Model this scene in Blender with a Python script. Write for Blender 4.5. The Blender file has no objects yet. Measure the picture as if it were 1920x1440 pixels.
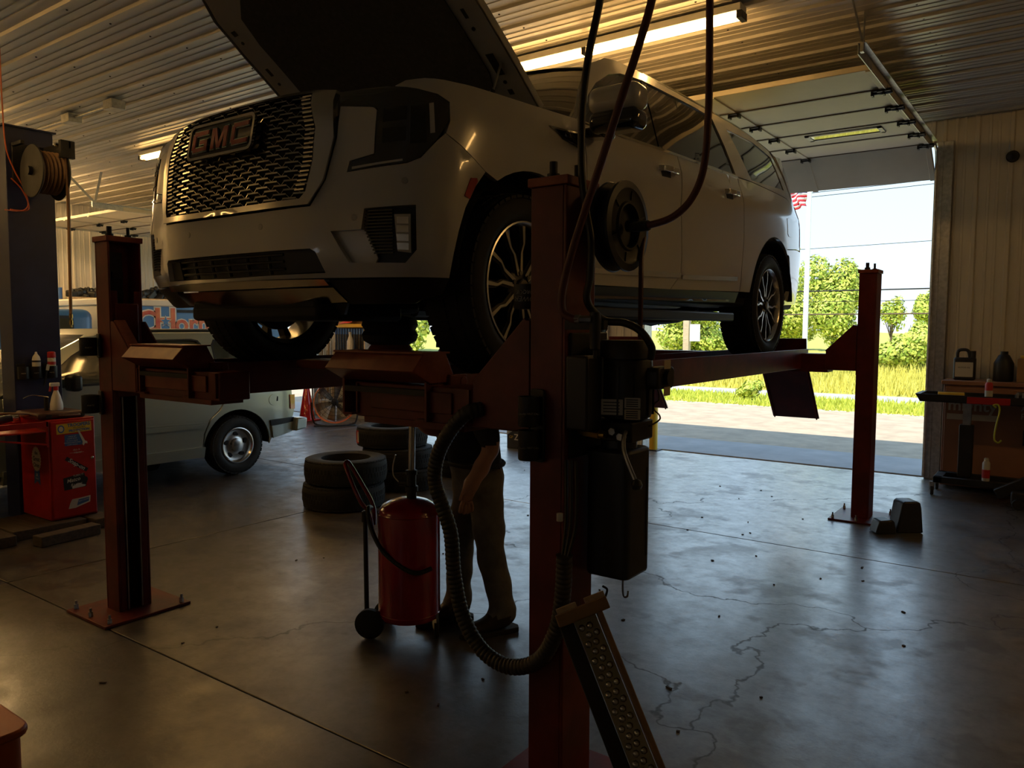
import bpy, bmesh, math, random
import numpy as np
from mathutils import Vector as V, Matrix, Euler
from mathutils.geometry import delaunay_2d_cdt
random.seed(7)
SC = bpy.context.scene
COL = SC.collection
R = math.radians

# ------------------------------------------------------------------ camera
FPX = 1450.4
cam = bpy.data.cameras.new('camera')
cam.sensor_fit = 'HORIZONTAL'; cam.sensor_width = 36.0
cam.lens = FPX / 1920 * 36.0
cam.clip_start = .05; cam.clip_end = 600
camo = bpy.data.objects.new('camera', cam); COL.objects.link(camo)
_a, _b, _c = R(35.941), R(4.2145), R(.2158)
_fw = V((-math.sin(_a)*math.cos(_b), math.cos(_a)*math.cos(_b), -math.sin(_b)))
_rt = V((math.cos(_a), math.sin(_a), 0)); _up = _rt.cross(_fw)
_r2 = _rt*math.cos(_c) + _up*math.sin(_c); _u2 = _up*math.cos(_c) - _rt*math.sin(_c)
camo.matrix_world = Matrix(((_r2.x, _u2.x, -_fw.x, 0), (_r2.y, _u2.y, -_fw.y, 0), (_r2.z, _u2.z, -_fw.z, 1.638), (0, 0, 0, 1)))
SC.camera = camo
# ------------------------------------------------------------------ exposure, sky, sun
SC.view_settings.view_transform = 'Standard'; SC.view_settings.look = 'None'
SC.view_settings.exposure = 0.68; SC.view_settings.gamma = 1.0
SC.view_settings.use_curve_mapping = False
SC.cycles.max_bounces = 6; SC.cycles.diffuse_bounces = 3; SC.cycles.glossy_bounces = 3; SC.cycles.use_adaptive_sampling = True; SC.cycles.adaptive_threshold = .04
SC.cycles.caustics_reflective = False; SC.cycles.caustics_refractive = False
SC.cycles.sample_clamp_indirect = 6.0
SKY_STRENGTH = .90; SUN_STRENGTH = 4.4
wd = bpy.data.worlds.new('sky'); SC.world = wd; wd.use_nodes = True
nt = wd.node_tree; nt.nodes.clear()
_o = nt.nodes.new('ShaderNodeOutputWorld'); _bg = nt.nodes.new('ShaderNodeBackground')
_tc = nt.nodes.new('ShaderNodeTexCoord'); _sx = nt.nodes.new('ShaderNodeSeparateXYZ'); _cr = nt.nodes.new('ShaderNodeValToRGB')
nt.links.new(_tc.outputs['Generated'], _sx.inputs[0]); nt.links.new(_sx.outputs['Z'], _cr.inputs[0]); nt.links.new(_cr.outputs[0], _bg.inputs[0])
_el = _cr.color_ramp.elements          # clear summer sky: pale haze at the horizon, deeper blue overhead
_el[0].position = 0.0; _el[0].color = (.82, .91, 1.0, 1); _el[1].position = 1.0; _el[1].color = (.30, .54, .95, 1)
for _p, _c4 in ((.10, (.68, .86, 1.0, 1)), (.28, (.58, .80, 1.0, 1)), (.55, (.44, .70, 1.0, 1))):
    _q = _el.new(_p); _q.color = _c4
_bg.inputs['Strength'].default_value = SKY_STRENGTH
nt.links.new(_bg.outputs[0], _o.inputs[0])
sun = bpy.data.lights.new('sun', 'SUN'); sun.energy = SUN_STRENGTH; sun.angle = R(.6); sun.color = (1, .93, .80)
suno = bpy.data.objects.new('sun', sun); COL.objects.link(suno)
suno.rotation_euler = V((.10, .70, -1.02)).to_track_quat('-Z', 'Y').to_euler(); suno.location = (0, -10, 20)

# ------------------------------------------------------------------ materials
MATS = {}
def mat(name, col, rough=.5, metal=0.0, spec=.5, noise=0, scale=8.0, col2=None, bump=0.0, bscale=None, coat=0.0, emit=None, trans=0.0, stretch=None, detail=3, rvar=0.0):
    m = bpy.data.materials.new(name); m.use_nodes = True; t = m.node_tree; b = t.nodes['Principled BSDF']
    c4 = (*col, 1)
    b.inputs['Base Color'].default_value = c4; b.inputs['Roughness'].default_value = rough; b.inputs['Metallic'].default_value = metal
    b.inputs['Specular IOR Level'].default_value = spec
    if coat: b.inputs['Coat Weight'].default_value = coat; b.inputs['Coat Roughness'].default_value = .05
    if trans: b.inputs['Transmission Weight'].default_value = trans
    if emit: b.inputs['Emission Color'].default_value = (*emit[:3], 1); b.inputs['Emission Strength'].default_value = emit[3]
    if noise or bump or rvar:
        tc = t.nodes.new('ShaderNodeTexCoord'); mp = t.nodes.new('ShaderNodeMapping')
        if stretch: mp.inputs['Scale'].default_value = stretch
        t.links.new(tc.outputs['Object'], mp.inputs[0])
        nz = t.nodes.new('ShaderNodeTexNoise'); nz.inputs['Scale'].default_value = scale; nz.inputs['Detail'].default_value = detail; nz.inputs['Roughness'].default_value = .6
        t.links.new(mp.outputs[0], nz.inputs['Vector'])
        if noise:
            rp = t.nodes.new('ShaderNodeValToRGB'); c2 = col2 or tuple(x*(1-noise) for x in col)
            rp.color_ramp.elements[0].position = .35; rp.color_ramp.elements[1].position = .68
            rp.color_ramp.elements[0].color = (*c2, 1); rp.color_ramp.elements[1].color = c4
            t.links.new(nz.outputs['Fac'], rp.inputs[0]); t.links.new(rp.outputs[0], b.inputs['Base Color'])
        if rvar:
            mr = t.nodes.new('ShaderNodeMapRange'); mr.inputs['To Min'].default_value = rough-rvar; mr.inputs['To Max'].default_value = rough+rvar
            mr.inputs['From Min'].default_value = .3; mr.inputs['From Max'].default_value = .7
            t.links.new(nz.outputs['Fac'], mr.inputs[0]); t.links.new(mr.outputs[0], b.inputs['Roughness'])
        if bump:
            n2 = nz
            if bscale: n2 = t.nodes.new('ShaderNodeTexNoise'); n2.inputs['Scale'].default_value = bscale; n2.inputs['Detail'].default_value = 3; t.links.new(mp.outputs[0], n2.inputs['Vector'])
            bp = t.nodes.new('ShaderNodeBump'); bp.inputs['Strength'].default_value = bump; bp.inputs['Distance'].default_value = .01
            t.links.new(n2.outputs['Fac'], bp.inputs['Height']); t.links.new(bp.outputs[0], b.inputs['Normal'])
    MATS[name] = m; return m
mat('white_paint', (.66, .64, .60), .20, coat=.7)
mat('silver_green', (.40, .44, .38), .28, metal=.35, coat=.5)
mat('blue_paint', (.04, .17, .50), .3, coat=.4)
mat('red_steel', (.19, .020, .016), .42, noise=.45, scale=5, bump=.05, bscale=60)
mat('red_worn', (.33, .075, .035), .36, noise=.5, scale=9, col2=(.20, .025, .018))
mat('red_gloss', (.38, .013, .034), .22, coat=.5, noise=.25, scale=4)
mat('cart_red', (.50, .018, .014), .35, noise=.3, scale=5)
mat('blue_steel', (.025, .032, .10), .4, noise=.4, scale=4, rvar=.08)
mat('steel', (.45, .45, .44), .35, metal=1, noise=.3, scale=12)
mat('galv', (.60, .60, .58), .42, metal=.8, noise=.3, scale=25)
mat('chrome', (.85, .84, .82), .08, metal=1)
mat('chrome_dull', (.68, .66, .62), .2, metal=1)
mat('dark_chrome', (.28, .27, .26), .15, metal=1)
mat('grille_chrome', (.46, .45, .43), .16, metal=1)
mat('fan_grey', (.22, .21, .19), .5)
mat('door_seam', (.17, .13, .10), .5)
mat('alloy', (.62, .60, .57), .25, metal=1)
mat('alloy_dark', (.06, .058, .055), .4, metal=.6)
mat('rubber', (.018, .018, .017), .72, noise=.3, scale=20)
mat('black_plastic', (.014, .014, .014), .45, bump=.04, bscale=200)
mat('black_gloss', (.008, .008, .009), .08, coat=1)
mat('tank_plastic', (.020, .022, .028), .42, bump=.05, bscale=150)
mat('dark_metal', (.035, .034, .033), .5, metal=.4, noise=.4, scale=10)
mat('undercoat', (.012, .011, .010), .75, noise=.4, scale=10)
mat('glass_dark', (.010, .010, .010), .03, spec=.7, coat=1)
mat('glass_green', (.06, .065, .045), .04, spec=.6, coat=.6)
mat('lens', (.05, .048, .045), .06, coat=1)
mat('lens_clear', (.62, .60, .55), .12, spec=.7, coat=1)
mat('red_lens', (.50, .014, .012), .12, coat=1)
mat('insulator', (.085, .08, .072), .92, noise=.3, scale=40, bump=.1, bscale=120)
mat('hood_inner', (.46, .45, .42), .4)
mat('ceiling_metal', (.74, .71, .66), .36, metal=.1, noise=.06, scale=2)
mat('wall_metal', (.66, .61, .51), .5, noise=.1, scale=2, stretch=(1, 1, .15))
mat('wood', (.42, .27, .13), .6, noise=.45, scale=6, stretch=(1, 8, 8))
mat('wood_pale', (.62, .48, .32), .6, noise=.3, scale=5, stretch=(1, 8, 8))
mat('wood_dark', (.10, .07, .045), .75, noise=.45, scale=6, stretch=(1, 8, 8))
mat('door_panel', (.74, .67, .53), .5, noise=.08, scale=3)
mat('yellow', (.75, .48, .03), .4)
mat('orange', (.85, .17, .03), .35, coat=.3)
mat('white_plastic', (.75, .74, .70), .4)
mat('label_white', (.62, .60, .54), .6)
mat('label_red', (.55, .03, .03), .5)
mat('label_blue', (.05, .13, .38), .5)
mat('label_black', (.012, .012, .014), .5)
mat('label_yellow', (.75, .50, .04), .5)
mat('label_cream', (.70, .60, .42), .55)
mat('brown_case', (.10, .045, .035), .4, noise=.3, scale=4)
mat('cardboard', (.40, .26, .14), .75, noise=.1, scale=5)
mat('cabinet_brown', (.36, .18, .115), .45, noise=.15, scale=3)
mat('skin', (.52, .27, .18), .5, noise=.15, scale=14)
mat('shirt', (.018, .019, .024), .85, noise=.3, scale=20)
mat('trousers', (.20, .185, .16), .9, noise=.35, scale=12, bump=.3, bscale=30)
mat('shoe', (.05, .035, .025), .65, noise=.3, scale=20)
mat('sole', (.02, .018, .016), .8)
mat('brass', (.55, .36, .10), .3, metal=1)
mat('hose_red', (.12, .032, .028), .5)
mat('hose_black', (.012, .012, .012), .45)
mat('hose_tan', (.26, .15, .075), .5)
mat('orange_cord', (.55, .12, .035), .5)
mat('corrugated', (.030, .027, .022), .5)
mat('sign_blue', (.06, .22, .62), .4, noise=.35, scale=1.2, col2=(.14, .38, .78))
mat('sign_red', (.62, .07, .05), .4, noise=.6, scale=6, col2=(.75, .25, .08))
mat('sign_white', (.85, .84, .80), .4)
mat('asphalt', (.52, .41, .29), .9, noise=.25, scale=3, bump=.4, bscale=60)
mat('road_grey', (.46, .44, .42), .9, noise=.2, scale=2)
mat('turf', (.44, .47, .07), .95, noise=.35, scale=2.5, col2=(.42, .36, .09), bump=.6, bscale=30)
mat('grass_blade', (.46, .52, .06), .8)
mat('hay_blade', (.62, .56, .10), .8)
mat('bark', (.16, .11, .07), .9, noise=.4, scale=12)
for i, c in enumerate(((.30, .42, .05), (.45, .53, .07), (.56, .58, .11))): mat('leaf_%d' % i, c, .7)
mat('pole_white', (.80, .80, .78), .4)
mat('tread_plate', (.62, .60, .55), .22, metal=1, noise=.3, scale=14)
mat('tan_steel', (.36, .20, .09), .45, noise=.3, scale=10)
mat('tube_glow', (1, .9, .7), .4, emit=(1.0, .57, .18, 12.0))
mat('tube_fill', (1, .9, .7), .4, emit=(1.0, .64, .27, 48.0))  # added fill light for the left wall, stronger than the ordinary tubes
mat('flag_red', (.70, .03, .05), .7); mat('flag_white', (.85, .85, .85), .7); mat('flag_blue', (.04, .06, .28), .7)
mat('lime', (.55, .62, .06), .4, emit=(.55, .75, .05, .0))

def concrete():
    m = bpy.data.materials.new('concrete'); m.use_nodes = True; t = m.node_tree; b = t.nodes['Principled BSDF']; N = t.nodes.new; L = t.links.new
    g = N('ShaderNodeNewGeometry'); pos = g.outputs['Position']
    def nz(sc, det=5, rough=.6, vec=None):
        n = N('ShaderNodeTexNoise'); n.inputs['Scale'].default_value = sc; n.inputs['Detail'].default_value = det; n.inputs['Roughness'].default_value = rough
        L(vec or pos, n.inputs['Vector']); return n.outputs['Fac']
    def ramp(src, p0, c0, p1, c1):
        r = N('ShaderNodeValToRGB'); e = r.color_ramp.elements; e[0].position = p0; e[1].position = p1; e[0].color = (*c0, 1); e[1].color = (*c1, 1); L(src, r.inputs[0]); return r.outputs[0]
    def mix(a, bb, f, mode='MIX'):
        x = N('ShaderNodeMix'); x.data_type = 'RGBA'; x.blend_type = mode
        if isinstance(f, float): x.inputs[0].default_value = f
        else: L(f, x.inputs[0])
        L(a, x.inputs[6]); L(bb, x.inputs[7]); return x.outputs[2]
    base = ramp(nz(.7, 3), .35, (.095, .080, .068), .7, (.22, .20, .185))
    fine = ramp(nz(14, 4, .7), .32, (.55, .55, .55), .66, (1.1, 1.1, 1.1))
    c = mix(base, fine, .75, 'MULTIPLY')
    # oily stains with a shape of their own
    st = ramp(nz(.95, 4, .55), .56, (1, 1, 1), .68, (.50, .45, .40))
    c = mix(c, st, .9, 'MULTIPLY')
    spk = ramp(nz(38, 2, .5), .27, (.30, .28, .26), .34, (1, 1, 1))
    c = mix(c, spk, .7, 'MULTIPLY')
    # hairline cracks
    wv = N('ShaderNodeTexVoronoi'); wv.feature = 'DISTANCE_TO_EDGE'; wv.inputs['Scale'].default_value = .33
    dn = N('ShaderNodeTexNoise'); dn.inputs['Scale'].default_value = 1.6; dn.inputs['Detail'].default_value = 5; L(pos, dn.inputs['Vector'])
    ad = N('ShaderNodeVectorMath'); ad.operation = 'ADD'; sc = N('ShaderNodeVectorMath'); sc.operation = 'SCALE'; sc.inputs['Scale'].default_value = 1.1
    L(dn.outputs['Color'], sc.inputs[0]); L(pos, ad.inputs[0]); L(sc.outputs[0], ad.inputs[1]); L(ad.outputs[0], wv.inputs['Vector'])
    ck = ramp(wv.outputs['Distance'], .0015, (.25, .23, .2), .004, (1, 1, 1))
    c = mix(c, ck, .8, 'MULTIPLY')
    L(c, b.inputs['Base Color'])
    rr = N('ShaderNodeMapRange'); rr.inputs['From Min'].default_value = .3; rr.inputs['From Max'].default_value = .7; rr.inputs['To Min'].default_value = .30; rr.inputs['To Max'].default_value = .55
    L(nz(5, 3, .7), rr.inputs[0]); L(rr.outputs[0], b.inputs['Roughness'])
    b.inputs['Specular IOR Level'].default_value = 1.0; b.inputs['Coat Weight'].default_value = 1.0; b.inputs['Coat Roughness'].default_value = .28; b.inputs['Coat IOR'].default_value = 2.8
    # dirty, matte front left: coat thinned further to dim reflections, full towards doors
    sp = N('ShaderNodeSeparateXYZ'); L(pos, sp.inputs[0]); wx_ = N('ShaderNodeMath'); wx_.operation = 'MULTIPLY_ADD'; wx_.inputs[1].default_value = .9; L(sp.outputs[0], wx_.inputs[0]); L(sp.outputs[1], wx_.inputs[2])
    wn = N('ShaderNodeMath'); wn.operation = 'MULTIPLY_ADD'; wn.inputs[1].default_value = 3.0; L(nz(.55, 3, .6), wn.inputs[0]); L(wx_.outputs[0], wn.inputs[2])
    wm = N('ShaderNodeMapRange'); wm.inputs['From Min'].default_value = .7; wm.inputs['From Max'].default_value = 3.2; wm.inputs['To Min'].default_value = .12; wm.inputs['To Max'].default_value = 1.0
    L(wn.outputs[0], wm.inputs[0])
    dirt_shade = ramp(wm.outputs[0], .10, (.34, .31, .285), .85, (1, 1, 1)); L(mix(c, dirt_shade, 1.0, 'MULTIPLY'), b.inputs['Base Color'])   # oily grime plus colour darkened in place of weaker lamp light
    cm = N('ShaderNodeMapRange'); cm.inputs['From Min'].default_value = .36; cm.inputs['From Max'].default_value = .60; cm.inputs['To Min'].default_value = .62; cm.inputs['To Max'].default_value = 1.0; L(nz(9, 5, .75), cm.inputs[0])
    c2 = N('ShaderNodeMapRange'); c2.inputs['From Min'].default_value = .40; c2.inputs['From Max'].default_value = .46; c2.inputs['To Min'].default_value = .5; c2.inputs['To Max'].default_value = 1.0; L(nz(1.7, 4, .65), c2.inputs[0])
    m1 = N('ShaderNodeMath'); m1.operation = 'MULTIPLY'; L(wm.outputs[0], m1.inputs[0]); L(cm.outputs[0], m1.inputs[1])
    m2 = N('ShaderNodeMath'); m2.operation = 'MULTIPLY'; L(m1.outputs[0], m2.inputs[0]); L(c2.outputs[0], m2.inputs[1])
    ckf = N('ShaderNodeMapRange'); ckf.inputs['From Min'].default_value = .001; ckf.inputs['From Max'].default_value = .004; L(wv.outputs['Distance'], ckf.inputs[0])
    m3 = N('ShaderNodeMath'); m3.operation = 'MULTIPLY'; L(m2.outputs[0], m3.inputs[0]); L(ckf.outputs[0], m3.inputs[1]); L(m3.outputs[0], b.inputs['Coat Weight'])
    cb_ = N('ShaderNodeBump'); cb_.inputs['Strength'].default_value = .12; cb_.inputs['Distance'].default_value = .004; L(nz(60, 2, .65), cb_.inputs['Height']); L(cb_.outputs[0], b.inputs['Coat Normal'])
    bp = N('ShaderNodeBump'); bp.inputs['Strength'].default_value = .22; bp.inputs['Distance'].default_value = .004
    L(nz(45, 2, .6), bp.inputs['Height']); L(bp.outputs[0], b.inputs['Normal'])
    MATS['concrete'] = m
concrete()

# ------------------------------------------------------------------ mesh helpers
class MB:
    def __init__(s): s.v = []; s.f = []
    def add(s, vs, fs):
        o = len(s.v); s.v += [tuple(map(float, p)) for p in vs]; s.f += [tuple(i+o for i in f) for f in fs]; return s
    def box(s, x0, x1, y0, y1, z0, z1):
        return s.add([(x0,y0,z0),(x1,y0,z0),(x1,y1,z0),(x0,y1,z0),(x0,y0,z1),(x1,y0,z1),(x1,y1,z1),(x0,y1,z1)],
                     [(0,3,2,1),(4,5,6,7),(0,1,5,4),(1,2,6,5),(2,3,7,6),(3,0,4,7)])
    def obox(s, c, size, rot=(0,0,0)):
        m = Matrix.Translation(c) @ Euler(rot).to_matrix().to_4x4(); a, b, d = [q/2 for q in size]
        vs = [m @ V(p) for p in ((-a,-b,-d),(a,-b,-d),(a,b,-d),(-a,b,-d),(-a,-b,d),(a,-b,d),(a,b,d),(-a,b,d))]
        return s.add(vs, [(0,3,2,1),(4,5,6,7),(0,1,5,4),(1,2,6,5),(2,3,7,6),(3,0,4,7)])
    def bar(s, p0, p1, w, h, up=(0,0,1)):
        p0, p1 = V(p0), V(p1); d = (p1-p0).normalized(); u = V(up); sd = d.cross(u)
        if sd.length < 1e-4: sd = d.cross(V((1,0,0)))
        sd.normalize(); u = sd.cross(d); sd *= w/2; u *= h/2
        vs = [p+a*sd+b*u for p in (p0,p1) for a, b in ((-1,-1),(1,-1),(1,1),(-1,1))]
        return s.add(vs, [(0,1,2,3),(4,7,6,5),(0,4,5,1),(1,5,6,2),(2,6,7,3),(3,7,4,0)])
    def lathe(s, prof, o, ax=(0,0,1), n=24, cap=True):
        ax = V(ax).normalized(); u = ax.orthogonal().normalized(); w = ax.cross(u); o = V(o); vs = []; fs = []
        for r, h in prof:
            for k in range(n):
                a = 2*math.pi*k/n; vs.append(o + ax*h + (u*math.cos(a) + w*math.sin(a))*r)
        for i in range(len(prof)-1):
            for k in range(n):
                k2 = (k+1) % n; fs.append((i*n+k, i*n+k2, (i+1)*n+k2, (i+1)*n+k))
        if cap:
            if prof[0][0] > 1e-5: fs.append(tuple(range(n-1, -1, -1)))
            if prof[-1][0] > 1e-5: fs.append(tuple((len(prof)-1)*n+k for k in range(n)))
        return s.add(vs, fs)
    def cyl(s, p0, p1, r, r1=None, n=16):
        p0, p1 = V(p0), V(p1); d = p1-p0
        return s.lathe([(r,0),(r if r1 is None else r1, d.length)], p0, d, n)
    def tube(s, pts, r, n=8, sub=6, smooth=True, closed=False):
        P = [V(p) for p in pts]
        if smooth and len(P) > 2: P = spline(P, sub, closed)
        fr = None; vs = []; fs = []; N = len(P)
        for i, p in enumerate(P):
            t = (P[(i+1) % N] - P[i-1]) if closed else (P[min(i+1,N-1)] - P[max(i-1,0)])
            t.normalize()
            if fr is None: fr = t.orthogonal().normalized()
            else: fr = (fr - t*fr.dot(t)).normalized()
            w = t.cross(fr); rr = r[i % len(r)] if isinstance(r, (list, tuple)) else r
            for k in range(n):
                a = 2*math.pi*k/n; vs.append(p + (fr*math.cos(a)+w*math.sin(a))*rr)
        for i in range(N if closed else N-1):
            j = (i+1) % N
            for k in range(n): k2 = (k+1) % n; fs.append((i*n+k, i*n+k2, j*n+k2, j*n+k))
        if not closed: fs.append(tuple(range(n-1,-1,-1))); fs.append(tuple((N-1)*n+k for k in range(n)))
        return s.add(vs, fs)
    def prism(s, poly, mtx, depth):
        n = len(poly); vs = [mtx @ V((x,y,0)) for x, y in poly] + [mtx @ V((x,y,depth)) for x, y in poly]
        return s.add(vs, [tuple(range(n-1,-1,-1)), tuple(range(n,2*n))] + [(i,(i+1)%n,(i+1)%n+n,i+n) for i in range(n)])
    def grid(s, fn, us, vs_, flip=False):
        a, b = len(us), len(vs_); P = [fn(u,v) for u in us for v in vs_]
        q = [(i*b+j,(i+1)*b+j,(i+1)*b+j+1,i*b+j+1) for i in range(a-1) for j in range(b-1)]
        return s.add(P, [t[::-1] for t in q] if flip else q)
    def mesh(s, name, m, ang=38):
        me = bpy.data.meshes.new(name); me.from_pydata(s.v, [], s.f); me.update()
        if m: me.materials.append(MATS[m] if isinstance(m, str) else m)
        if ang:
            me.polygons.foreach_set('use_smooth', [True]*len(me.polygons)); me.set_sharp_from_angle(angle=R(ang))
        return me
    def build(s, name, m, parent=None, bevel=0, ang=38, label=None, solid=0, seg=2):
        o = bpy.data.objects.new(name, s.mesh(name, m, ang)); COL.objects.link(o)
        if parent: attach(o, parent)
        if solid: md = o.modifiers.new('thickness','SOLIDIFY'); md.thickness = solid; md.offset = -1
        if bevel: md = o.modifiers.new('bevel','BEVEL'); md.width = bevel; md.segments = seg; md.limit_method = 'ANGLE'; md.angle_limit = R(40)
        if label: o['label'] = label
        return o
def spline(P, sub=6, closed=False):
    N = len(P); out = []
    for i in range(N if closed else N-1):
        p0 = P[i-1] if (i > 0 or closed) else P[i]; p1 = P[i]; p2 = P[(i+1) % N]; p3 = P[(i+2) % N] if (closed or i+2 < N) else p2
        d1 = max((p2-p1).length, 1e-6); d0 = max((p1-p0).length, 1e-6) if p0 is not p1 else d1; d2 = max((p3-p2).length, 1e-6) if p3 is not p2 else d1
        m1 = (p2-p0)*(d1/(d0+d1)); m2 = (p3-p1)*(d1/(d1+d2))
        for k in range(sub):
            t = k/sub; out.append(p1*(2*t**3-3*t*t+1) + m1*(t**3-2*t*t+t) + p2*(3*t*t-2*t**3) + m2*(t**3-t*t))
    if not closed: out.append(P[-1].copy())
    return out
def attach(o, parent):
    o.parent = parent; o.matrix_parent_inverse = WM(parent).inverted()
def WM(o):
    m = o.matrix_basis.copy()
    if o.parent: m = WM(o.parent) @ o.matrix_parent_inverse @ m
    return m
def thing(name, label, cat, loc=(0,0,0), group=None):
    o = bpy.data.objects.new(name, None); COL.objects.link(o); o.location = loc; o.empty_display_size = .1
    return tag(o, label, cat, group)
def tag(o, label, cat, group=None, kind=None):
    if label: o['label'] = label
    if cat: o['category'] = cat
    if group: o['group'] = group
    if kind: o['kind'] = kind
    return o
def struct(o): o['kind'] = 'structure'; return o
def dup(root, loc, rot=None, label=None, deep=True):
    def cp(o, par):
        c = o.copy(); COL.objects.link(c)
        if par: c.parent = par
        if deep:
            for ch in list(o.children): cp(ch, c)
        return c
    r = cp(root, None); r.location = loc
    if rot is not None: r.rotation_euler = rot
    if label: r['label'] = label
    return r
def copyto(o, parent, mtx):  # copy of a piece, sharing its mesh, under the same parent
    c = o.copy(); COL.objects.link(c); c.parent = parent; c.matrix_parent_inverse = WM(parent).inverted() if parent else Matrix(); c.matrix_basis = mtx; return c
def frame(o, x, y):
    x = V(x).normalized(); y = V(y).normalized(); z = x.cross(y).normalized(); y = z.cross(x)
    return Matrix(((x.x,y.x,z.x,o[0]),(x.y,y.y,z.y,o[1]),(x.z,y.z,z.z,o[2]),(0,0,0,1)))
def text(name, s, size, mtx, m, parent, ext=.0008, off=0.0, align='CENTER', shear=0.0, sx=1.0):
    cu = bpy.data.curves.new(name, 'FONT'); cu.body = s; cu.size = size; cu.extrude = ext; cu.offset = off; cu.align_x = align; cu.align_y = 'CENTER'; cu.shear = shear; cu.resolution_u = 3
    t = bpy.data.objects.new(name, cu); COL.objects.link(t)
    me = bpy.data.meshes.new_from_object(t.evaluated_get(bpy.context.evaluated_depsgraph_get()))
    bpy.data.objects.remove(t); bpy.data.curves.remove(cu)
    me.transform(mtx @ Matrix.Diagonal((sx,1,1,1))); me.materials.clear(); me.materials.append(MATS[m])
    o = bpy.data.objects.new(name, me); COL.objects.link(o)
    if parent: attach(o, parent)
    return o
def rrect(w, h, r, n=4):
    out = []
    for cx, cy, a0 in ((w/2-r,h/2-r,0),(-w/2+r,h/2-r,90),(-w/2+r,-h/2+r,180),(w/2-r,-h/2+r,270)):
        for k in range(n+1): a = R(a0+90*k/n); out.append((cx+r*math.cos(a), cy+r*math.sin(a)))
    return out
def plate(name, poly, mtx, depth, m, parent, bevel=0):
    return MB().prism(poly, mtx, depth).build(name, m, parent, bevel)
def pip(p, poly):
    x, y = p; c = False; n = len(poly)
    for i in range(n):
        x1, y1 = poly[i]; x2, y2 = poly[i-1]
        if (y1 > y) != (y2 > y) and x < (x2-x1)*(y-y1)/(y2-y1)+x1: c = not c
    return c
def cdt_panel(name, poly, surf, m, parent, holes=(), step=.06, depth=.015, off=0.0, seg=.05):
    """sheet panel: a flat outline laid on a curved surface surf(a, b, off); the rim is turned in by depth"""
    loops = []
    for lp in [poly] + list(holes):
        o = []
        for i, p in enumerate(lp):
            q = lp[(i+1) % len(lp)]; d = math.hypot(q[0]-p[0], q[1]-p[1]); k = max(1, int(d/seg))
            o += [(p[0]+(q[0]-p[0])*j/k, p[1]+(q[1]-p[1])*j/k) for j in range(k)]
        loops.append(o)
    pts = []; eds = []
    for o in loops:
        b = len(pts); pts += o; eds += [(b+i, b+(i+1) % len(o)) for i in range(len(o))]
    xs = [p[0] for p in poly]; ys = [p[1] for p in poly]
    allp = np.array(pts)
    ny = max(1, int((max(ys)-min(ys))/step)); nx = max(1, int((max(xs)-min(xs))/step))
    for i in range(nx+1):
        for j in range(ny+1):
            q = (min(xs)+(max(xs)-min(xs))*(i+.5*(j % 2))/nx, min(ys)+(max(ys)-min(ys))*j/ny)
            if not pip(q, poly) or any(pip(q, h) for h in holes): continue
            if np.min((allp[:,0]-q[0])**2+(allp[:,1]-q[1])**2) < (step*.45)**2: continue
            pts.append(q)
    r = delaunay_2d_cdt([V(p) for p in pts], eds, [], 0, 1e-6)
    vv, ff = r[0], r[2]; keep = []
    for f in ff:
        c = ((vv[f[0]].x+vv[f[1]].x+vv[f[2]].x)/3, (vv[f[0]].y+vv[f[1]].y+vv[f[2]].y)/3)
        if pip(c, poly) and not any(pip(c, h) for h in holes): keep.append(tuple(f))
    A = np.array([(p.x, p.y) for p in vv])
    P = surf(A[:,0], A[:,1], off); Pi = surf(A[:,0], A[:,1], off-depth)
    # orientation: outward = P - Pi
    f0 = keep[len(keep)//2]; n0 = np.cross(P[f0[1]]-P[f0[0]], P[f0[2]]-P[f0[0]])
    flip = np.dot(n0, (P-Pi)[f0[0]]) < 0
    if flip: keep = [f[::-1] for f in keep]
    mb = MB(); mb.add(P, keep)
    if depth:
        cnt = {}
        for f in keep:
            for i in range(3): cnt[(f[i], f[(i+1) % 3])] = 1
        n = len(P); b = len(mb.v)
        bv = sorted({i for e in cnt if (e[1], e[0]) not in cnt for i in e}); ix = {q: k for k, q in enumerate(bv)}
        mb.v += [tuple(P[q]) for q in bv] + [tuple(Pi[q]) for q in bv]; k = len(bv)
        mb.f += [(b+ix[e[1]], b+ix[e[0]], b+k+ix[e[0]], b+k+ix[e[1]]) for e in cnt if (e[1], e[0]) not in cnt]
    return mb.build(name, m, parent, ang=50)

# ------------------------------------------------------------------ the building
CZ = 3.86; YD = 9.5; XL = -15.0; XR = 4.2; YF = -5.0
fl = struct(MB().box(XL, XR, YF, YD, -.25, -.045).build('floor', 'dark_metal'))
xs = [XL, -13.4, -9.42, -5.44, 1.2, XR]; ys = [YF, -1.81, 2.02, 5.85, YD]
for i in range(len(xs)-1):
    for j in range(len(ys)-1):
        g = .004
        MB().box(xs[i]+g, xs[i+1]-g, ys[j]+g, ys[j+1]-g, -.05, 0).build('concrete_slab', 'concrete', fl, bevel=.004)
def rib_profile(n, pitch=.305, deep=.019):
    """ribbed sheet metal: (along, out) points of n modules"""
    o = []
    for k in range(n):
        b = k*pitch
        o += [(b,0),(b+.012,deep),(b+.042,deep),(b+.054,0),(b+.125,0),(b+.130,.005),(b+.150,.005),(b+.155,0),(b+.205,0),(b+.210,.005),(b+.230,.005),(b+.235,0)]
    o.append((n*pitch, 0)); return o
ce = struct(MB().box(XL-.2, XR+.2, YF-.2, YD+.25, CZ+.03, CZ+.18).build('ceiling', 'galv'))
mb = MB(); pf = rib_profile(3)
for x in (XL, XR): mb.v += [(x, y, CZ-h) for y, h in pf]
n = len(pf); mb.f = [(i, i+1, n+i+1, n+i) for i in range(n-1)]
c0 = mb.build('ceiling_panel', 'ceiling_metal', ce, ang=20)
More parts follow.
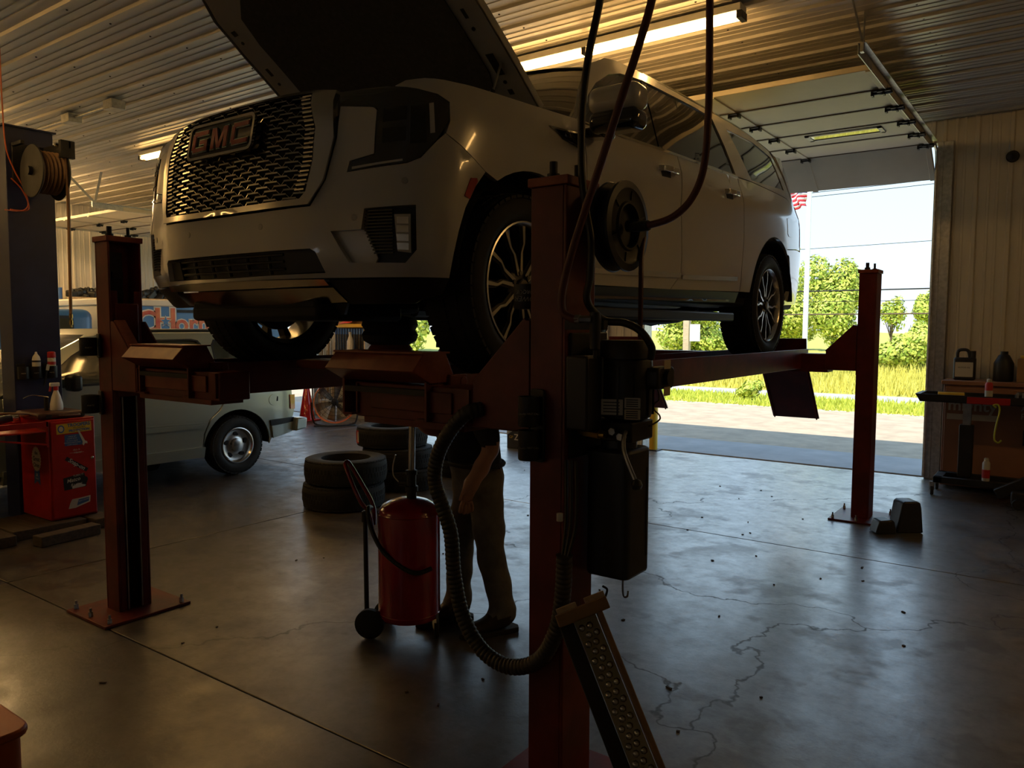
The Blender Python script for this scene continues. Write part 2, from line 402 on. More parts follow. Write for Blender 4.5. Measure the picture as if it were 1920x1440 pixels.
for k in range(16):
    M = Matrix.Translation((0, YF+k*.915, (k % 2)*.0015))
    if k == 0: c0.matrix_basis = M
    else: copyto(c0, ce, M)
mb = MB()   # fastening screws along the purlins
for px in np.arange(XL+.6, XR, 1.22):
    for k in range(48): mb.lathe([(.009,0),(.006,.006)], (px, YF+k*.305+.09, CZ-.001), (0,0,-1), 5)
mb.build('screw', 'dark_metal', ce)['kind'] = 'stuff'
def sheet(name, par, o, along, out, length, z0, z1, m='wall_metal'):
    """vertical ribbed wall sheets, one object per .915 m sheet"""
    k = 0; along = V(along); out = V(out); o = V(o); d = 0
    while d < length-.01:
        w = min(.915, length-d); pf = [(a, h) for a, h in rib_profile(3, deep=.016) if a <= w+1e-6]
        if pf[-1][0] < w: pf.append((w, 0))
        mb = MB(); n = len(pf)
        for z in (z0, z1): mb.v += [tuple(o+along*(d+a)+out*h+V((0,0,z))) for a, h in pf]
        mb.f = [(i, i+1, n+i+1, n+i) for i in range(n-1)]
        mb.build(name, m, par, ang=20); d += .915; k += 1
D1 = (-4.70, -1.24); D2 = (-9.63, -5.35); D3 = (-14.4, -11.4); HZ = 3.62
wb = MB()
for a, b, z in ((XL, D3[0], 0), (D3[1], D2[0], 0), (D2[1], D1[0], 0), (D1[1], XR+.2, 0), (D1[0], D1[1], HZ), (D2[0], D2[1], HZ), (D3[0], D3[1], HZ-.22)):
    wb.box(a, b, YD+.02, YD+.17, z-(.2 if z == 0 else 0), CZ+.1)
wb = struct(wb.build('wall_back', 'wall_metal'))
for a, b in ((XL, D3[0]), (D3[1], D2[0]), (D2[1], D1[0]), (D1[1], XR)): sheet('wall_panel', wb, (a, YD+.018, 0), (1,0,0), (0,-1,0), b-a, 0, CZ)
for a, b in (D1, D2): sheet('wall_panel', wb, (a, YD+.018, 0), (1,0,0), (0,-1,0), b-a, HZ, CZ)
wl = struct(MB().box(XL-.17, XL-.02, YF-.2, YD+.17, -.2, CZ+.1).build('wall_left', 'wall_metal'))
sheet('wall_panel', wl, (XL-.018, YF, 0), (0,1,0), (1,0,0), YD-YF, 0, CZ)
wr = struct(MB().box(XR+.02, XR+.17, YF-.2, YD+.17, -.2, CZ+.1).build('wall_right', 'wall_metal'))
sheet('wall_panel', wr, (XR+.018, YF, 0), (0,1,0), (-1,0,0), YD-YF, 0, CZ)
wf = MB()   # the wall behind the viewer, with two windows
for a, b, z0, z1 in ((XL, -5.2, 0, CZ), (-5.2, -4.5, 0, 1.3), (-5.2, -4.5, 2.0, CZ), (-4.5, -1.4, 0, CZ), (-1.4, -.7, 0, 1.3), (-1.4, -.7, 2.0, CZ), (-.7, XR, 0, CZ)):
    wf.box(a, b, YF-.17, YF-.02, z0-(.2 if z0 == 0 else 0), z1)
wf = struct(wf.build('wall_front', 'wall_metal'))
for i, x in enumerate((-5.2, -1.4)):
    w = MB()
    for q in ((x, x+.05, 1.3, 2.0), (x+.65, x+.7, 1.3, 2.0), (x, x+.7, 1.3, 1.35), (x, x+.7, 1.95, 2.0), (x+.335, x+.365, 1.3, 2.0)): w.box(q[0], q[1], YF-.12, YF-.03, q[2], q[3])
    struct(w.build('window_%d' % (i+1), 'white_plastic'))
# door jamb trims
def jamb(nm, x, sgn, z):
    j = MB().box(x-.03, x+.03, YD-.035, YD+.19, 0, z)
    j.box(min(x, x+sgn*.12), max(x, x+sgn*.12), YD-.028, YD+.005, 0, z); struct(j.build(nm, 'galv', bevel=.004))
for i, (x, s, z) in enumerate(((D1[1], 1, HZ), (D1[0], -1, HZ), (D2[1], 1, HZ), (D2[0], -1, HZ), (D3[1], 1, HZ-.2))): jamb('trim_%d' % (i+1), x, s, z)
# overhead doors, parked open under the ceiling
def overhead_door(nm, x0, x1, zt, y0, windows=()):
    d = struct(MB().box(x0, x1, YD-.02, YD+.02, zt+.02, zt+.06).build(nm, 'galv'))
    w = x1-x0; L = .565
    pan = MB().box(0, w, 0, L-.012, -.022, .022)
    pan.box(0, .05, 0, L-.012, -.034, -.022); pan.box(w-.05, w, 0, L-.012, -.034, -.022)
    p0 = pan.build('door_section', 'door_panel', d, bevel=.004)
    s0 = MB().box(-.03, .03, 0, L-.012, -.034, -.0225).build('stiffener', 'door_panel', d)
    e0 = MB().box(0, w, L-.024, L+.004, -.031, .0).build('seam_bar', 'door_seam', d)
    hg = MB()
    hg.box(-.035, .035, -.05, .05, -.010, 0); hg.cyl((-.04,0,-.014), (.04,0,-.014), .010, n=8); hg.box(-.05, -.035, -.03, .03, -.035, 0); hg.box(.035, .05, -.03, .03, -.035, 0)
    h0 = hg.build('hinge', 'dark_metal', d)
    first = [True]
    for k in range(6):
        if k < 5: M = Matrix.Translation((x0, y0+k*L, zt))
        else: M = Matrix.Translation((x0, y0+5*L, zt)) @ Matrix.Rotation(-R(33), 4, 'X')
        T1, T2 = Matrix.Translation((w*.36,0,0)), Matrix.Translation((w*.63,0,0))
        copyto(s0, d, M @ T2)
        if k == 0: p0.matrix_basis = M; s0.matrix_basis = M @ T1; e0.matrix_basis = M
        else:
            copyto(p0, d, M); copyto(s0, d, M @ T1)
            if k < 5: copyto(e0, d, M)
            for j, a in enumerate((.02, .36, .63, .98)):
                Mh = Matrix.Translation((x0+w*a, y0+k*L, zt-.034))
                if first[0]: h0.matrix_basis = Mh; first[0] = False
                else: copyto(h0, d, Mh)
    for x in (x0-.02, x1+.02):
        t = MB().box(x-.025, x+.025, y0-.45, YD-.25, zt+.03, zt+.036); t.box(x-.028, x-.022, y0-.45, YD-.25, zt-.04, zt+.036)
        t.tube([(x, YD-.26, zt), (x, YD-.10, zt-.05), (x, YD-.06, zt-.22), (x, YD-.06, 1.5), (x, YD-.06, .02)], .018, 6)
        t.build('track', 'galv', d)
        t = MB().bar((x, y0-.42, zt+.03), (x-.02, y0-.30, CZ-.01), .035, .004, (1,0,0)); t.bar((x, y0-.42, zt+.03), (x+.0, y0-.9, CZ-.01), .035, .004, (1,0,0))
        t.box(x-.012, x+.012, y0-.46, y0-.42, zt-.03, zt+.05)
        t.build('hanger', 'galv', d)
        for k in range(1, 6):
            xx = x+(.04 if x < (x0+x1)/2 else -.04)
            MB().box(xx-.05, xx+.05, y0+k*L-.05, y0+k*L+.05, zt-.05, zt-.03).cyl((xx-.03, y0+k*L, zt-.04), (xx+.05, y0+k*L, zt-.04), .022, n=8).build('roller_bracket', 'dark_metal', d)
    for (wx0, wx1, wy) in windows:
        f = MB()
        for q in ((wx0, wx1, wy-.12, wy-.085), (wx0, wx1, wy+.085, wy+.12), (wx0, wx0+.04, wy-.12, wy+.12), (wx1-.04, wx1, wy-.12, wy+.12)): f.box(q[0], q[1], q[2], q[3], zt-.034, zt-.022)
        fo = f.build('window_frame', 'white_plastic', d)
        MB().box(wx0+.03, wx1-.03, wy-.09, wy+.09, zt-.028, zt-.0225).build('pane', 'glass_dark', d)
    return d
overhead_door('door_1', D1[0]+.05, D1[1]-.05, 3.56, 6.28, windows=((-2.26, -1.56, 8.17), (-4.30, -3.60, 8.17)))
overhead_door('door_2', D2[0]+.05, D2[1]-.05, 3.56, 6.28)
overhead_door('door_3', D3[0]+.05, D3[1]-.05, 3.36, 6.0)
# yellow bollards beside the door posts
for i, (x, lb) in enumerate(((-4.50, 'yellow steel bollard by the doorpost seen below the hanging ramp'), (-9.30, 'yellow steel bollard by the doorpost beside the tool display rack'))):
    b = thing('bollard', lb, 'bollard', (x, 9.44, 0), 'yellow door bollards')
    MB().lathe([(.055,0),(.055,1.02),(.05,1.06),(.03,1.085),(0,1.09)], (x,9.44,0), n=16).build('post', 'yellow', b)
    MB().box(x-.09, x+.09, 9.35, 9.53, 0, .012).build('base_plate', 'dark_metal', b)

# ------------------------------------------------------------------ fluorescent strip lights
def strip_light(x0, x1, y, label, glow='tube_glow', wide=.12):
    f = thing('strip_light', label, 'light', ((x0+x1)/2, y, CZ-.02), 'ceiling strip lights')
    z = CZ-.019
    MB().box(x0, x1, y-wide/2, y+wide/2, z-.05, z).build('housing', 'white_plastic', f, bevel=.006)
    nseg = max(1, round((x1-x0)/1.25)); L = (x1-x0)/nseg
    for k in range(nseg):
        for s in (-.028, .028):
            MB().cyl((x0+k*L+.03, y+s, z-.074), (x0+(k+1)*L-.03, y+s, z-.074), .019, n=6).build('tube', glow, f)
    for x in [x0+.012] + [x0+k*L for k in range(1, nseg)] + [x1-.012]:
        MB().box(x-.018, x+.018, y-.055, y+.055, z-.10, z-.05).build('socket', 'dark_metal', f)
strip_light(-4.40, -1.93, 5.34, 'long lit fluorescent strip on the ceiling above the windscreen of the white SUV')
strip_light(-9.75, -7.30, 5.38, 'lit fluorescent strip on the ceiling just left of the chrome grille')
for x0, y, lb in ((-7.6, 1.5, 'added unseen strip light over the gap between the lift and the blue column'), (-10.6, .6, 'added unseen strip light over the bay left of the blue column'), (-14.6, 4.3, 'added unseen strip light by the left wall, nearer of two over the truck'), (-14.7, 5.1, 'added unseen strip light by the left wall, farther of two over the truck'), (-14.2, .6, 'added unseen strip light over the left wall bay'), (-9.0, -2.4, 'lit fluorescent strip over the front windows, left of the middle'), (-11.3, 8.3, 'added unseen strip light on the ceiling near the display rack'), (-11.4, 3.1, 'lit fluorescent strip on the ceiling over the blue service truck'), (.9, 5.34, 'lit fluorescent strip on the ceiling far right of the lift')):  # unseen strips, most added to brighten the ceiling and left bay
    strip_light(x0, x0+2.45, y, lb, 'tube_fill' if x0 < -14.5 else 'tube_glow')   # the two by the left wall are added, far brighter, to light that wall
cb = thing('conduit_run', 'grey conduit with two junction boxes on the ribbed ceiling', 'conduit', (-8.2, 4.0, CZ-.03))
for x in (-8.62, -7.74): MB().box(x-.085, x+.085, 3.93, 4.07, CZ-.11, CZ-.019).build('junction_box', 'galv', cb, bevel=.005)
MB().cyl((-11.2,4.0,CZ-.055), (-7.7,4.0,CZ-.055), .014, n=8).build('conduit', 'galv', cb)

# ------------------------------------------------------------------ outside
def ground(nm, x0, x1, y0, y1, z, m, lb=None):
    return struct(MB().grid(lambda a, b: (a, b, z), np.linspace(x0, x1, 8), np.linspace(y0, y1, 4)).build(nm, m))
ground('gravel_lot', -70, 50, YD-.0, 16.4, -.03, 'asphalt')
struct(MB().box(XL, XR, YD+.17, 10.9, -.2, -.012).build('threshold_slab', 'road_grey'))
ground('grass_verge', -70, 50, 16.4, 18.9, -.02, 'turf')
ground('road', -90, 70, 18.9, 20.6, -.015, 'road_grey')
def field(a, b):
    t = max(0, b-24); h = min(.9, .010*t*t)
    return (a, b, -.02 + h*(.55+.45*math.sin(a*.09+1.2)) + .05*math.sin(a*.7)*math.sin(b*.6))
struct(MB().grid(field, np.linspace(-120, 80, 80), np.concatenate([np.linspace(20.6, 50, 40), [70, 120, 250]])).build('field', 'turf'))
def blades(nm, m, n, y0, y1, h, lb, zf):
    rng = np.random.default_rng(3); v = []; f = []
    for k in range(n):
        y = y0+(y1-y0)*rng.random(); x = -.28*y-6+(rng.random()-.5)*22; z = zf(x, y)
        a = rng.random()*6.28; hh = h*(.5+rng.random()); w = .018+.012*rng.random(); lx, ly = (rng.random(2)-.5)*hh*.8
        b = len(v); v += [(x-w*math.cos(a), y-w*math.sin(a), z), (x+w*math.cos(a), y+w*math.sin(a), z), (x+lx, y+ly, z+hh)]; f.append((b, b+1, b+2))
    mb = MB(); mb.v = v; mb.f = f; tag(mb.build(nm, m, ang=0), lb, 'grass', kind='stuff')
blades('verge_grass', 'grass_blade', 14000, 16.4, 18.9, .10, 'short mown grass on the strip before the road', lambda x, y: -.03)
blades('meadow_grass', 'hay_blade', 22000, 20.7, 30, .32, 'tall yellowing meadow grass beyond the road', lambda x, y: field(x, y)[2]-.02)
def tree(nm, lb, x, y, rx, rz, zc, n, lf, trunk=True, grp='trees and bushes beyond the road', cat='tree', blob=9):
    zb = field(x, y)[2] if y > 20.6 else -.03
    t = thing(nm, lb, cat, (x, y, zb), grp)
    rng = np.random.default_rng(int(abs(x*131+y*17)) % 9973)
    bl = []
    for k in range(blob):
        a = rng.random()*6.28; e = rng.random()*2-1; q = .62*rng.random()**.5
        bl.append((x+rx*q*math.cos(a), y+rx*q*math.sin(a), zc+rz*.62*e, (.34+.2*rng.random())*rx, (.34+.22*rng.random())*rz))
    bl.append((x, y, zc, rx*.7, rz*.7))
    for li in range(3):
        v = []; f = []
        for k in range(n//3):
            c = bl[rng.integers(len(bl))]; d = rng.normal(size=3); d /= np.linalg.norm(d); r = .72+.34*rng.random()
            p = np.array(c[:3])+d*np.array([c[3], c[3], c[4]])*r
            if p[2] < zb+.05: continue
            s = (.09+.09*rng.random())*lf; u = rng.normal(size=3); u -= d*np.dot(u, d)*.6; u /= np.linalg.norm(u); w = np.cross(d, u); w /= np.linalg.norm(w)+1e-9
            b = len(v); v += [p-u*s, p+w*s*.55, p+u*s, p-w*s*.55]; f.append((b, b+1, b+2, b+3))
        mb = MB(); mb.v = [tuple(q) for q in v]; mb.f = f; mb.build('foliage', 'leaf_%d' % li, t, ang=0)['kind'] = 'stuff'
    mb = MB()
    if trunk:
        mb.tube([(x, y, zb-.1), (x+.05, y, zb+(zc-zb)*.5), (x, y, zc)], [.16*rx/2, .14*rx/2, .10*rx/2]*8, 8)
    for k in range(6):
        a = rng.random()*6.28; mb.tube([(x, y, zb+(zc-zb)*(.25 if trunk else .02)), (x+.3*rx*math.cos(a), y+.3*rx*math.sin(a), zb+(zc-zb)*.7), (x+.6*rx*math.cos(a), y+.6*rx*math.sin(a), zc+rz*.2)], .03*rx, 6, 3)
    mb.build('trunk', 'bark', t)
def at(px, Y):   # x of the ray through a picture column at distance Y
    a = R(35.941); k = (px-960)/FPX; return Y*(-math.sin(a)+k*math.cos(a))/(math.cos(a)+k*math.sin(a))
tree('leafy_tree', 'tall round leafy tree rising right of the flagpole', at(1560, 36), 36, 1.5, 2.0, 2.85, 17000, .62, blob=16)
tree('leafy_tree', 'leafy tree between the flagpole and the rear of the white SUV', at(1478, 38), 38, 1.5, 1.9, 2.5, 13000, .62, blob=12)
tree('leafy_tree', 'leafy tree seen under the raised white SUV beside the wall', at(1285, 34), 34, 2.0, 1.6, 1.6, 13000, .62, blob=14)
tree('bush', 'broad bright green bush just right of the rear lift column', at(1702, 29), 29, 1.05, .90, .85, 13000, .55, False, cat='bush', blob=12)
tree('leafy_tree', 'distant leafy tree at the edge of the doorway', at(1748, 48), 48, 1.2, 1.3, 2.9, 7000, .7)
tree('leafy_tree', 'sparse young tree standing behind the rear lift column', at(1668, 44), 44, .8, 1.0, 2.4, 900, .7)
tree('bush', 'low bush on the bank behind the rear lift column', at(1600, 31.5), 31.5, .8, .75, .75, 8000, .55, False, cat='bush')
tree('bush', 'small pale shrub on the verge left of the hanging ramp plate', at(1408, 17.6), 17.6, .30, .25, .2, 900, .5, False, cat='bush', blob=6)
for i, px in enumerate((1130, 1010, 760)):
    tree('leafy_tree', ['leafy tree beyond the lot behind the near lift column', 'leafy tree beyond the lot seen past the worker', 'leafy tree beyond the lot seen beside the front jack block', 'leafy tree beyond the lot behind the lift runway', 'leafy tree beyond the lot behind the display rack', 'leafy tree beyond the lot behind the silver green vehicle'][i], at(px, 36), 36, 2.3, 2.3, 2.2, 3500, 1.5)
fp = thing('flagpole', 'tall white flagpole beyond the open door', 'flagpole', (at(1508, 23), 23, 0))
x = fp.location.x
MB().lathe([(.115,-.1),(.115,.3),(.075,.32),(.07,3),(.055,8.2),(0,8.25)], (x,23,0), n=14).build('pole', 'pole_white', fp)
MB().lathe([(0,8.2),(.09,8.27),(.09,8.33),(0,8.4)], (x,23,0), n=12).build('finial', 'brass', fp)
fg = thing('flag', 'small red and white striped flag with blue corner on the pole', 'flag', (x-.1, 23, 5.2))
def flag(i0, i1, j0, j1):
    def fn(a, b):   # hanging limp, folded
        s = a*.62; drop = .55*a*a; return (x-.08-s*.82-.05*math.sin(b*9+a*5), 23+.13*math.sin(a*11+b*2), 5.92-b*.80-drop*.42)
    return MB().grid(fn, np.linspace(i0, i1, 10), np.linspace(j0, j1, 3))
for k in range(13):
    b0 = k/13; a0 = .42 if k < 7 else 0
    flag(a0, 1, b0, (k+1)/13).build('stripe', 'flag_red' if k % 2 == 0 else 'flag_white', fg, solid=.004)
flag(0, .42, 0, 7/13).build('canton', 'flag_blue', fg, solid=.004)
for i, (z0, z1, Y, lb) in enumerate(((5.4, 6.0, 24, 'upper power cable crossing the sky through the doorway'), (5.28, 5.88, 24, 'second power cable just below the upper one in the sky'), (2.10, 2.16, 26, 'lowest thick cable running behind the rear lift column'), (2.50, 2.56, 26, 'thin cable low in front of the trees'), (4.2, 4.7, 28, 'faint single cable across the pale sky'), (2.86, 2.92, 26.4, 'upper of the thick cables crossing in front of the trees'))):
    a, b = at(1380, Y), at(1900, Y); r = .022 if i in (2, 5) else .009
    tag(MB().tube([(a-14, Y, z0+.1), ((a+b)/2, Y, (z0+z1)/2-.05), (b+14, Y, z1+.1)], r, 6, 10).build('power_cable', 'dark_metal' if i != 2 else 'bark'), lb, 'cable', 'power cables outside')
sp = thing('sign_post', 'pale wooden post with small sign seen below the white SUV', 'post', (at(1287, 24), 24, 0))
x = sp.location.x
MB().box(x-.10, x+.10, 23.9, 24.1, 0, 2.4).build('post', 'wood_pale', sp, bevel=.01); MB().box(x+.16, x+.5, 23.86, 23.89, 1.2, 1.75).build('sign_panel', 'sign_white', sp)

# ------------------------------------------------------------------ four-post lift
AX, AY, LW, LL, LH = -1.419, 2.253, 2.955, 4.876, 2.13
lift = thing('four_post_lift', 'red four-post vehicle lift raised under the white SUV', 'lift', (AX-LW/2, AY+LL/2, 0))
wx, wy = .140, .188
bolt = MB().lathe([(.013,0),(.013,.012),(.012,.014),(.012,.028),(.007,.029),(.007,.048),(0,.05)], (0,0,0), n=6)
def column(x, y, inn, name):
    xo, xi = x-inn*wx/2, x+inn*wx/2; y0, y1 = y-wy/2, y+wy/2; t = .012; z1 = LH-.03
    def bx(mb, a, b, *r): return mb.box(min(a,b), max(a,b), *r)
    m = MB(); bx(m, xo, xo+inn*t, y0, y1, .012, z1); bx(m, xo+inn*t, xi, y0, y0+t, .012, z1); bx(m, xo+inn*t, xi, y1-t, y1, .012, z1)
    bx(m, xi-inn*t, xi, y0+t, y0+.048, .012, LH-.30 if name else z1); bx(m, xi-inn*t, xi, y1-.048, y1-t, .012, LH-.30 if name else z1)
    c = m.build('column', 'red_steel', lift, bevel=.003)
    m = MB().box(x-wx/2-.009, x+wx/2+.009, y0-.009, y1+.009, z1, LH); m.build('column_cap', 'red_worn', c, bevel=.003)
    m = MB().box(x-.22, x+.22, y-.25, y+.25, 0, .016); m.build('base_plate', 'red_steel', c, bevel=.003)
    b0 = None
    for dx, dy in ((-.19,-.21),(.19,-.21),(-.19,.21),(.19,.21),(0,-.22)):
        M = Matrix.Translation((x+dx, y+dy, .016))
        if b0 is None: b0 = bolt.build('anchor_bolt', 'steel', c); b0.matrix_basis = M; 
        else: copyto(b0, c, M)
    b0.matrix_parent_inverse = WM(c).inverted()
    m = MB(); bx(m, xo+inn*.03, xo+inn*.045, y-.035, y+.035, .03, z1-.05)
    for k in range(16): bx(m, xo+inn*.045, xo+inn*.06, y-.03, y+.03, .25+k*.11, .29+k*.11)
    m.build('latch_ladder', 'dark_metal', c)
    MB().lathe([(.022,0),(.022,.02),(.014,.021),(.014,.06),(0,.061)], (x-.02, y-.035, LH), n=12).build('adjusting_nut', 'dark_metal', c)
    MB().lathe([(.018,0),(.018,.015),(.009,.016),(.009,.058),(0,.059)], (x+.02, y+.05, LH), n=12).build('adjusting_nut', 'dark_metal', c)
    m = MB(); bx(m, xi-inn*.018, xi+inn*.004, y0+.050, y0+.058, .02, 1.28); bx(m, xi-inn*.018, xi+inn*.004, y1-.058, y1-.050, .02, 1.28); bx(m, xi-inn*.02, xi+inn*.014, y0+.02, y0+.055, 1.29, 1.36)
    m.build('slide_strip', 'steel', c)
    return c
column(AX, AY, -1, 0); column(AX-LW, AY, 1, 1); column(AX, AY+LL, -1, 0); column(AX-LW, AY+LL, 1, 1)
def crossbeam(y, f):
    a, b = AX-LW+.02, AX-.02; y0, y1 = y-.085, y+.085
    m = MB().box(a, b, y0, y1, 1.275, 1.415); cb = m.build('crossbeam', 'red_steel', lift, bevel=.006)
    MB().box(a+.28, b-.28, y0-.006, y1+.006, 1.255, 1.279).build('flange', 'red_steel', cb)
    for s, x in ((1, AX-LW), (-1, AX)):
        for yy in (y0-.008, y1-.004):
            pl = [(x+s*.075, 1.28), (x+s*.075, 1.66), (x+s*.105, 1.66), (x+s*.32, 1.445), (x+s*.32, 1.28)]
            if s < 0: pl = pl[::-1]
            mb = MB(); n = len(pl); mb.add([(p, yy, q) for p, q in pl]+[(p, yy+.012, q) for p, q in pl], [tuple(range(n)), tuple(range(2*n-1, n-1, -1))]+[((i+1)%n, i, i+n, (i+1)%n+n) for i in range(n)])
            mb.build('gusset', 'red_steel', cb, bevel=.002)
        MB().bar((x+s*.10, y, 1.665), (x+s*.325, y, 1.44), .17, .010, (0,0,1)).build('gusset_flange', 'red_worn' if s > 0 else 'red_steel', cb)
        MB().box(min(x-s*.03, x+s*.08), max(x-s*.03, x+s*.08), y0+.02, y1-.02, 1.24, 1.76 if s > 0 else 1.66).build('carriage', 'red_steel', cb, bevel=.004)
    for xx in (a+.30, a+.62, b-.62, b-.30): MB().box(xx-.004, xx+.004, y0-.012, y0, 1.30, 1.40).build('rib', 'red_steel', cb)
    return cb
crossbeam(AY+LL, -1)
def carrier_arm(s, x, xe):    # front: each runway end sits on a short arm from its own column
    y0, y1 = AY-.085, AY+.085
    a = MB().box(min(x+s*.02, xe), max(x+s*.02, xe), y0, y1, 1.275, 1.415).build('carrier_arm', 'red_steel', lift, bevel=.006)
    MB().box(min(x+s*.36, xe-s*.06), max(x+s*.36, xe-s*.06), y0-.008, y1, 1.255, 1.279).build('flange', 'red_steel', a)
    MB().box(min(x+s*.42, xe-s*.10), max(x+s*.42, xe-s*.10), y0-.010, y0-.002, 1.315, 1.395).build('cover_plate', 'red_worn' if s > 0 else 'red_steel', a, bevel=.003)
    for yy in (y0-.008, y1-.004):
        pl = [(x+s*.075, 1.28), (x+s*.075, 1.66), (x+s*.105, 1.66), (x+s*.32, 1.445), (x+s*.32, 1.28)]
        if s < 0: pl = pl[::-1]
        mb = MB(); n = len(pl); mb.add([(p, yy, q) for p, q in pl]+[(p, yy+.012, q) for p, q in pl], [tuple(range(n)), tuple(range(2*n-1, n-1, -1))]+[((i+1)%n, i, i+n, (i+1)%n+n) for i in range(n)])
        mb.build('gusset', 'red_steel', a, bevel=.002)
    MB().bar((x+s*.10, AY-.055, 1.665), (x+s*.325, AY-.055, 1.44), .06, .010, (0,0,1)).build('gusset_flange', 'red_worn' if s > 0 else 'red_steel', a)
    MB().box(min(x-s*.03, x+s*.08), max(x-s*.03, x+s*.08), y0+.02, y1-.02, 1.24, 1.76 if s > 0 else 1.66).build('carriage', 'red_steel', a, bevel=.004)
    for xx in (x+s*.34, xe-s*.02): MB().box(xx-.004, xx+.004, y0-.012, y0, 1.29, 1.41).build('rib', 'red_steel', a)
carrier_arm(1, AX-LW, -3.30); carrier_arm(-1, AX, -2.36)
def runway(x0, x1):
    y0, y1 = 2.14, 7.26; zt = 1.400
    m = MB().box(x0+.012, x1-.012, y0, y1, zt-.022, zt); r = m.build('runway', 'dark_metal', lift)
    for xx in (x0, x1-.012): MB().box(xx, xx+.012, y0, y1, 1.282, 1.45).build('side_rail', 'red_steel', r, bevel=.002)
    for xx in (x0+.012, x1-.052): MB().box(xx, xx+.04, y0, y1, 1.282, 1.290).build('lower_flange', 'red_steel', r)
    for k in range(9): MB().box(x0+.012, x1-.012, y0+.5+k*.5, y0+.54+k*.5, 1.31, zt-.022).build('cross_rib', 'red_steel', r)
    # front wheel stop: a folded steel flap
    pf = [(2.115,1.538),(2.055,1.474),(2.15,1.425),(2.30,1.425),(2.24,1.538)]
    n = 5; mb = MB(); mb.add([(x0-.01, y, z) for y, z in pf]+[(x1+.01, y, z) for y, z in pf], [tuple(range(n)), tuple(range(2*n-1, n-1, -1))]+[((i+1)%n, i, i+n, (i+1)%n+n) for i in range(n)])
    st = mb.build('wheel_stop', 'red_worn', r, bevel=.003)
    MB().box(x0-.012, x1+.012, 2.105, 2.26, 1.536, 1.543).build('stop_lip', 'red_worn', st)
    for xx in (x0-.02, x1+.008): MB().obox((xx+.006, 2.30, 1.42), (.018, .10, .07)).cyl((xx-.006, 2.33, 1.425), (xx+.018, 2.33, 1.425), .022, n=12).build('hinge_lug', 'red_steel', st, bevel=.003)
    # rear stop and hanging drive-on ramp
    MB().obox(((x0+x1)/2, 7.235, 1.47), (x1-x0-.02, .012, .15), (.15, 0, 0)).build('rear_stop', 'red_steel', r, bevel=.003)
    rp = MB().obox(((x0+x1)/2, 7.515, 1.05), (x1-x0-.02, .014, .74), (.70, 0, 0)).build('drive_on_ramp', 'red_steel', r, bevel=.004)
    for xx in (x0+.03, x1-.03): MB().bar((xx, 7.30, 1.32), (xx, 7.755, .77), .012, .05, (0,1,0)).build('ramp_rail', 'red_worn', rp)
    MB().cyl((x0, 7.275, 1.335), (x1, 7.275, 1.335), .016, n=10).build('hinge_pin', 'dark_metal', rp)
    return r
runway(-2.405, -1.945); runway(-3.985, -3.52)
# rolling bridge jack between the runways
bj = thing('bridge_jack', 'rolling bridge jack with black cushion between the lift runways', 'jack', (-2.93, 2.95, 1.40))
MB().box(-3.50, -2.42, 2.78, 2.97, 1.405, 1.455).build('tray', 'red_steel', bj, bevel=.005)
MB().lathe([(.115,0),(.115,.07),(.10,.09)], (-2.86,2.87,1.455), n=24).build('base', 'red_worn', bj)
MB().lathe([(.10,0),(.135,.02),(.145,.05),(.13,.075),(.145,.10),(.135,.135),(.06,.15)], (-2.86,2.87,1.545), n=24).build('cushion', 'rubber', bj)

# hydraulic power unit on the near column
pu = thing('power_unit', 'black hydraulic power unit with plastic tank on the near lift column', 'power unit', (-1.25, 2.33, .78))
MB().box(-1.349, -1.338, 2.18, 2.42, 1.20, 1.62).build('bracket', 'dark_metal', pu, bevel=.003)
m = MB().prism(rrect(.165, .175, .028, 5), Matrix.Translation((-1.25, 2.352, .79)), .44); tk = m.build('tank', 'tank_plastic', pu, bevel=.012)
MB().box(-1.1672, -1.1655, 2.40, 2.412, .85, 1.16).build('seam', 'tank_plastic', tk)
MB().lathe([(.062,0),(.062,.03),(.055,.035)], (-1.25,2.352,1.228), n=20).build('tank_neck', 'tank_plastic', pu)
pm = MB().box(-1.335, -1.16, 2.27, 2.43, 1.258, 1.325).build('pump_block', 'dark_metal', pu, bevel=.006)
for q in ((-1.28,2.262,1.29), (-1.22,2.262,1.295), (-1.19,2.262,1.28)): MB().cyl((q[0],q[1]+.01,q[2]), (q[0],q[1]-.02,q[2]), .013, n=6).build('fitting', 'steel', pm)
MB().cyl((-1.345,2.235,1.29), (-1.24,2.235,1.283), .013, n=10).cyl((-1.32,2.235,1.289), (-1.26,2.235,1.284), .018, n=6).build('hydraulic_line', 'brass', pu)
mo = MB().lathe([(.060,0),(.085,.012),(.088,.03),(.088,.20),(.082,.212)], (-1.225,2.352,1.325), n=28).build('motor', 'black_plastic', pu)
MB().lathe([(.090,0),(.090,.052),(.085,.06),(0,.062)], (-1.225,2.352,1.535), n=28).build('motor_cap', 'black_plastic', mo)
MB().cyl((-1.27,2.262,1.35), (-1.27,2.262,1.54), .006, n=8).build('tie_rod', 'steel', mo)
for q in range(10):
    a = R(36*q+10); MB().box(-.003, .003, .086, .094, 0, .16).build('fin', 'black_plastic', mo).matrix_basis = Matrix.Translation((-1.225,2.352,1.345)) @ Matrix.Rotation(a, 4, 'Z')
MB().box(-1.347, -1.262, 2.155, 2.255, 1.30, 1.545).build('switch_box', 'black_plastic', pu, bevel=.008)
MB().prism(rrect(.13,.075,.02), frame((-1.145,2.40,1.47),(0,1,0),(0,0,1)), .045).build('capacitor_box', 'black_plastic', pu, bevel=.006)
MB().cyl((-1.14,2.40,1.47), (-1.085,2.40,1.47), .027, n=16).build('knob', 'black_plastic', pu)
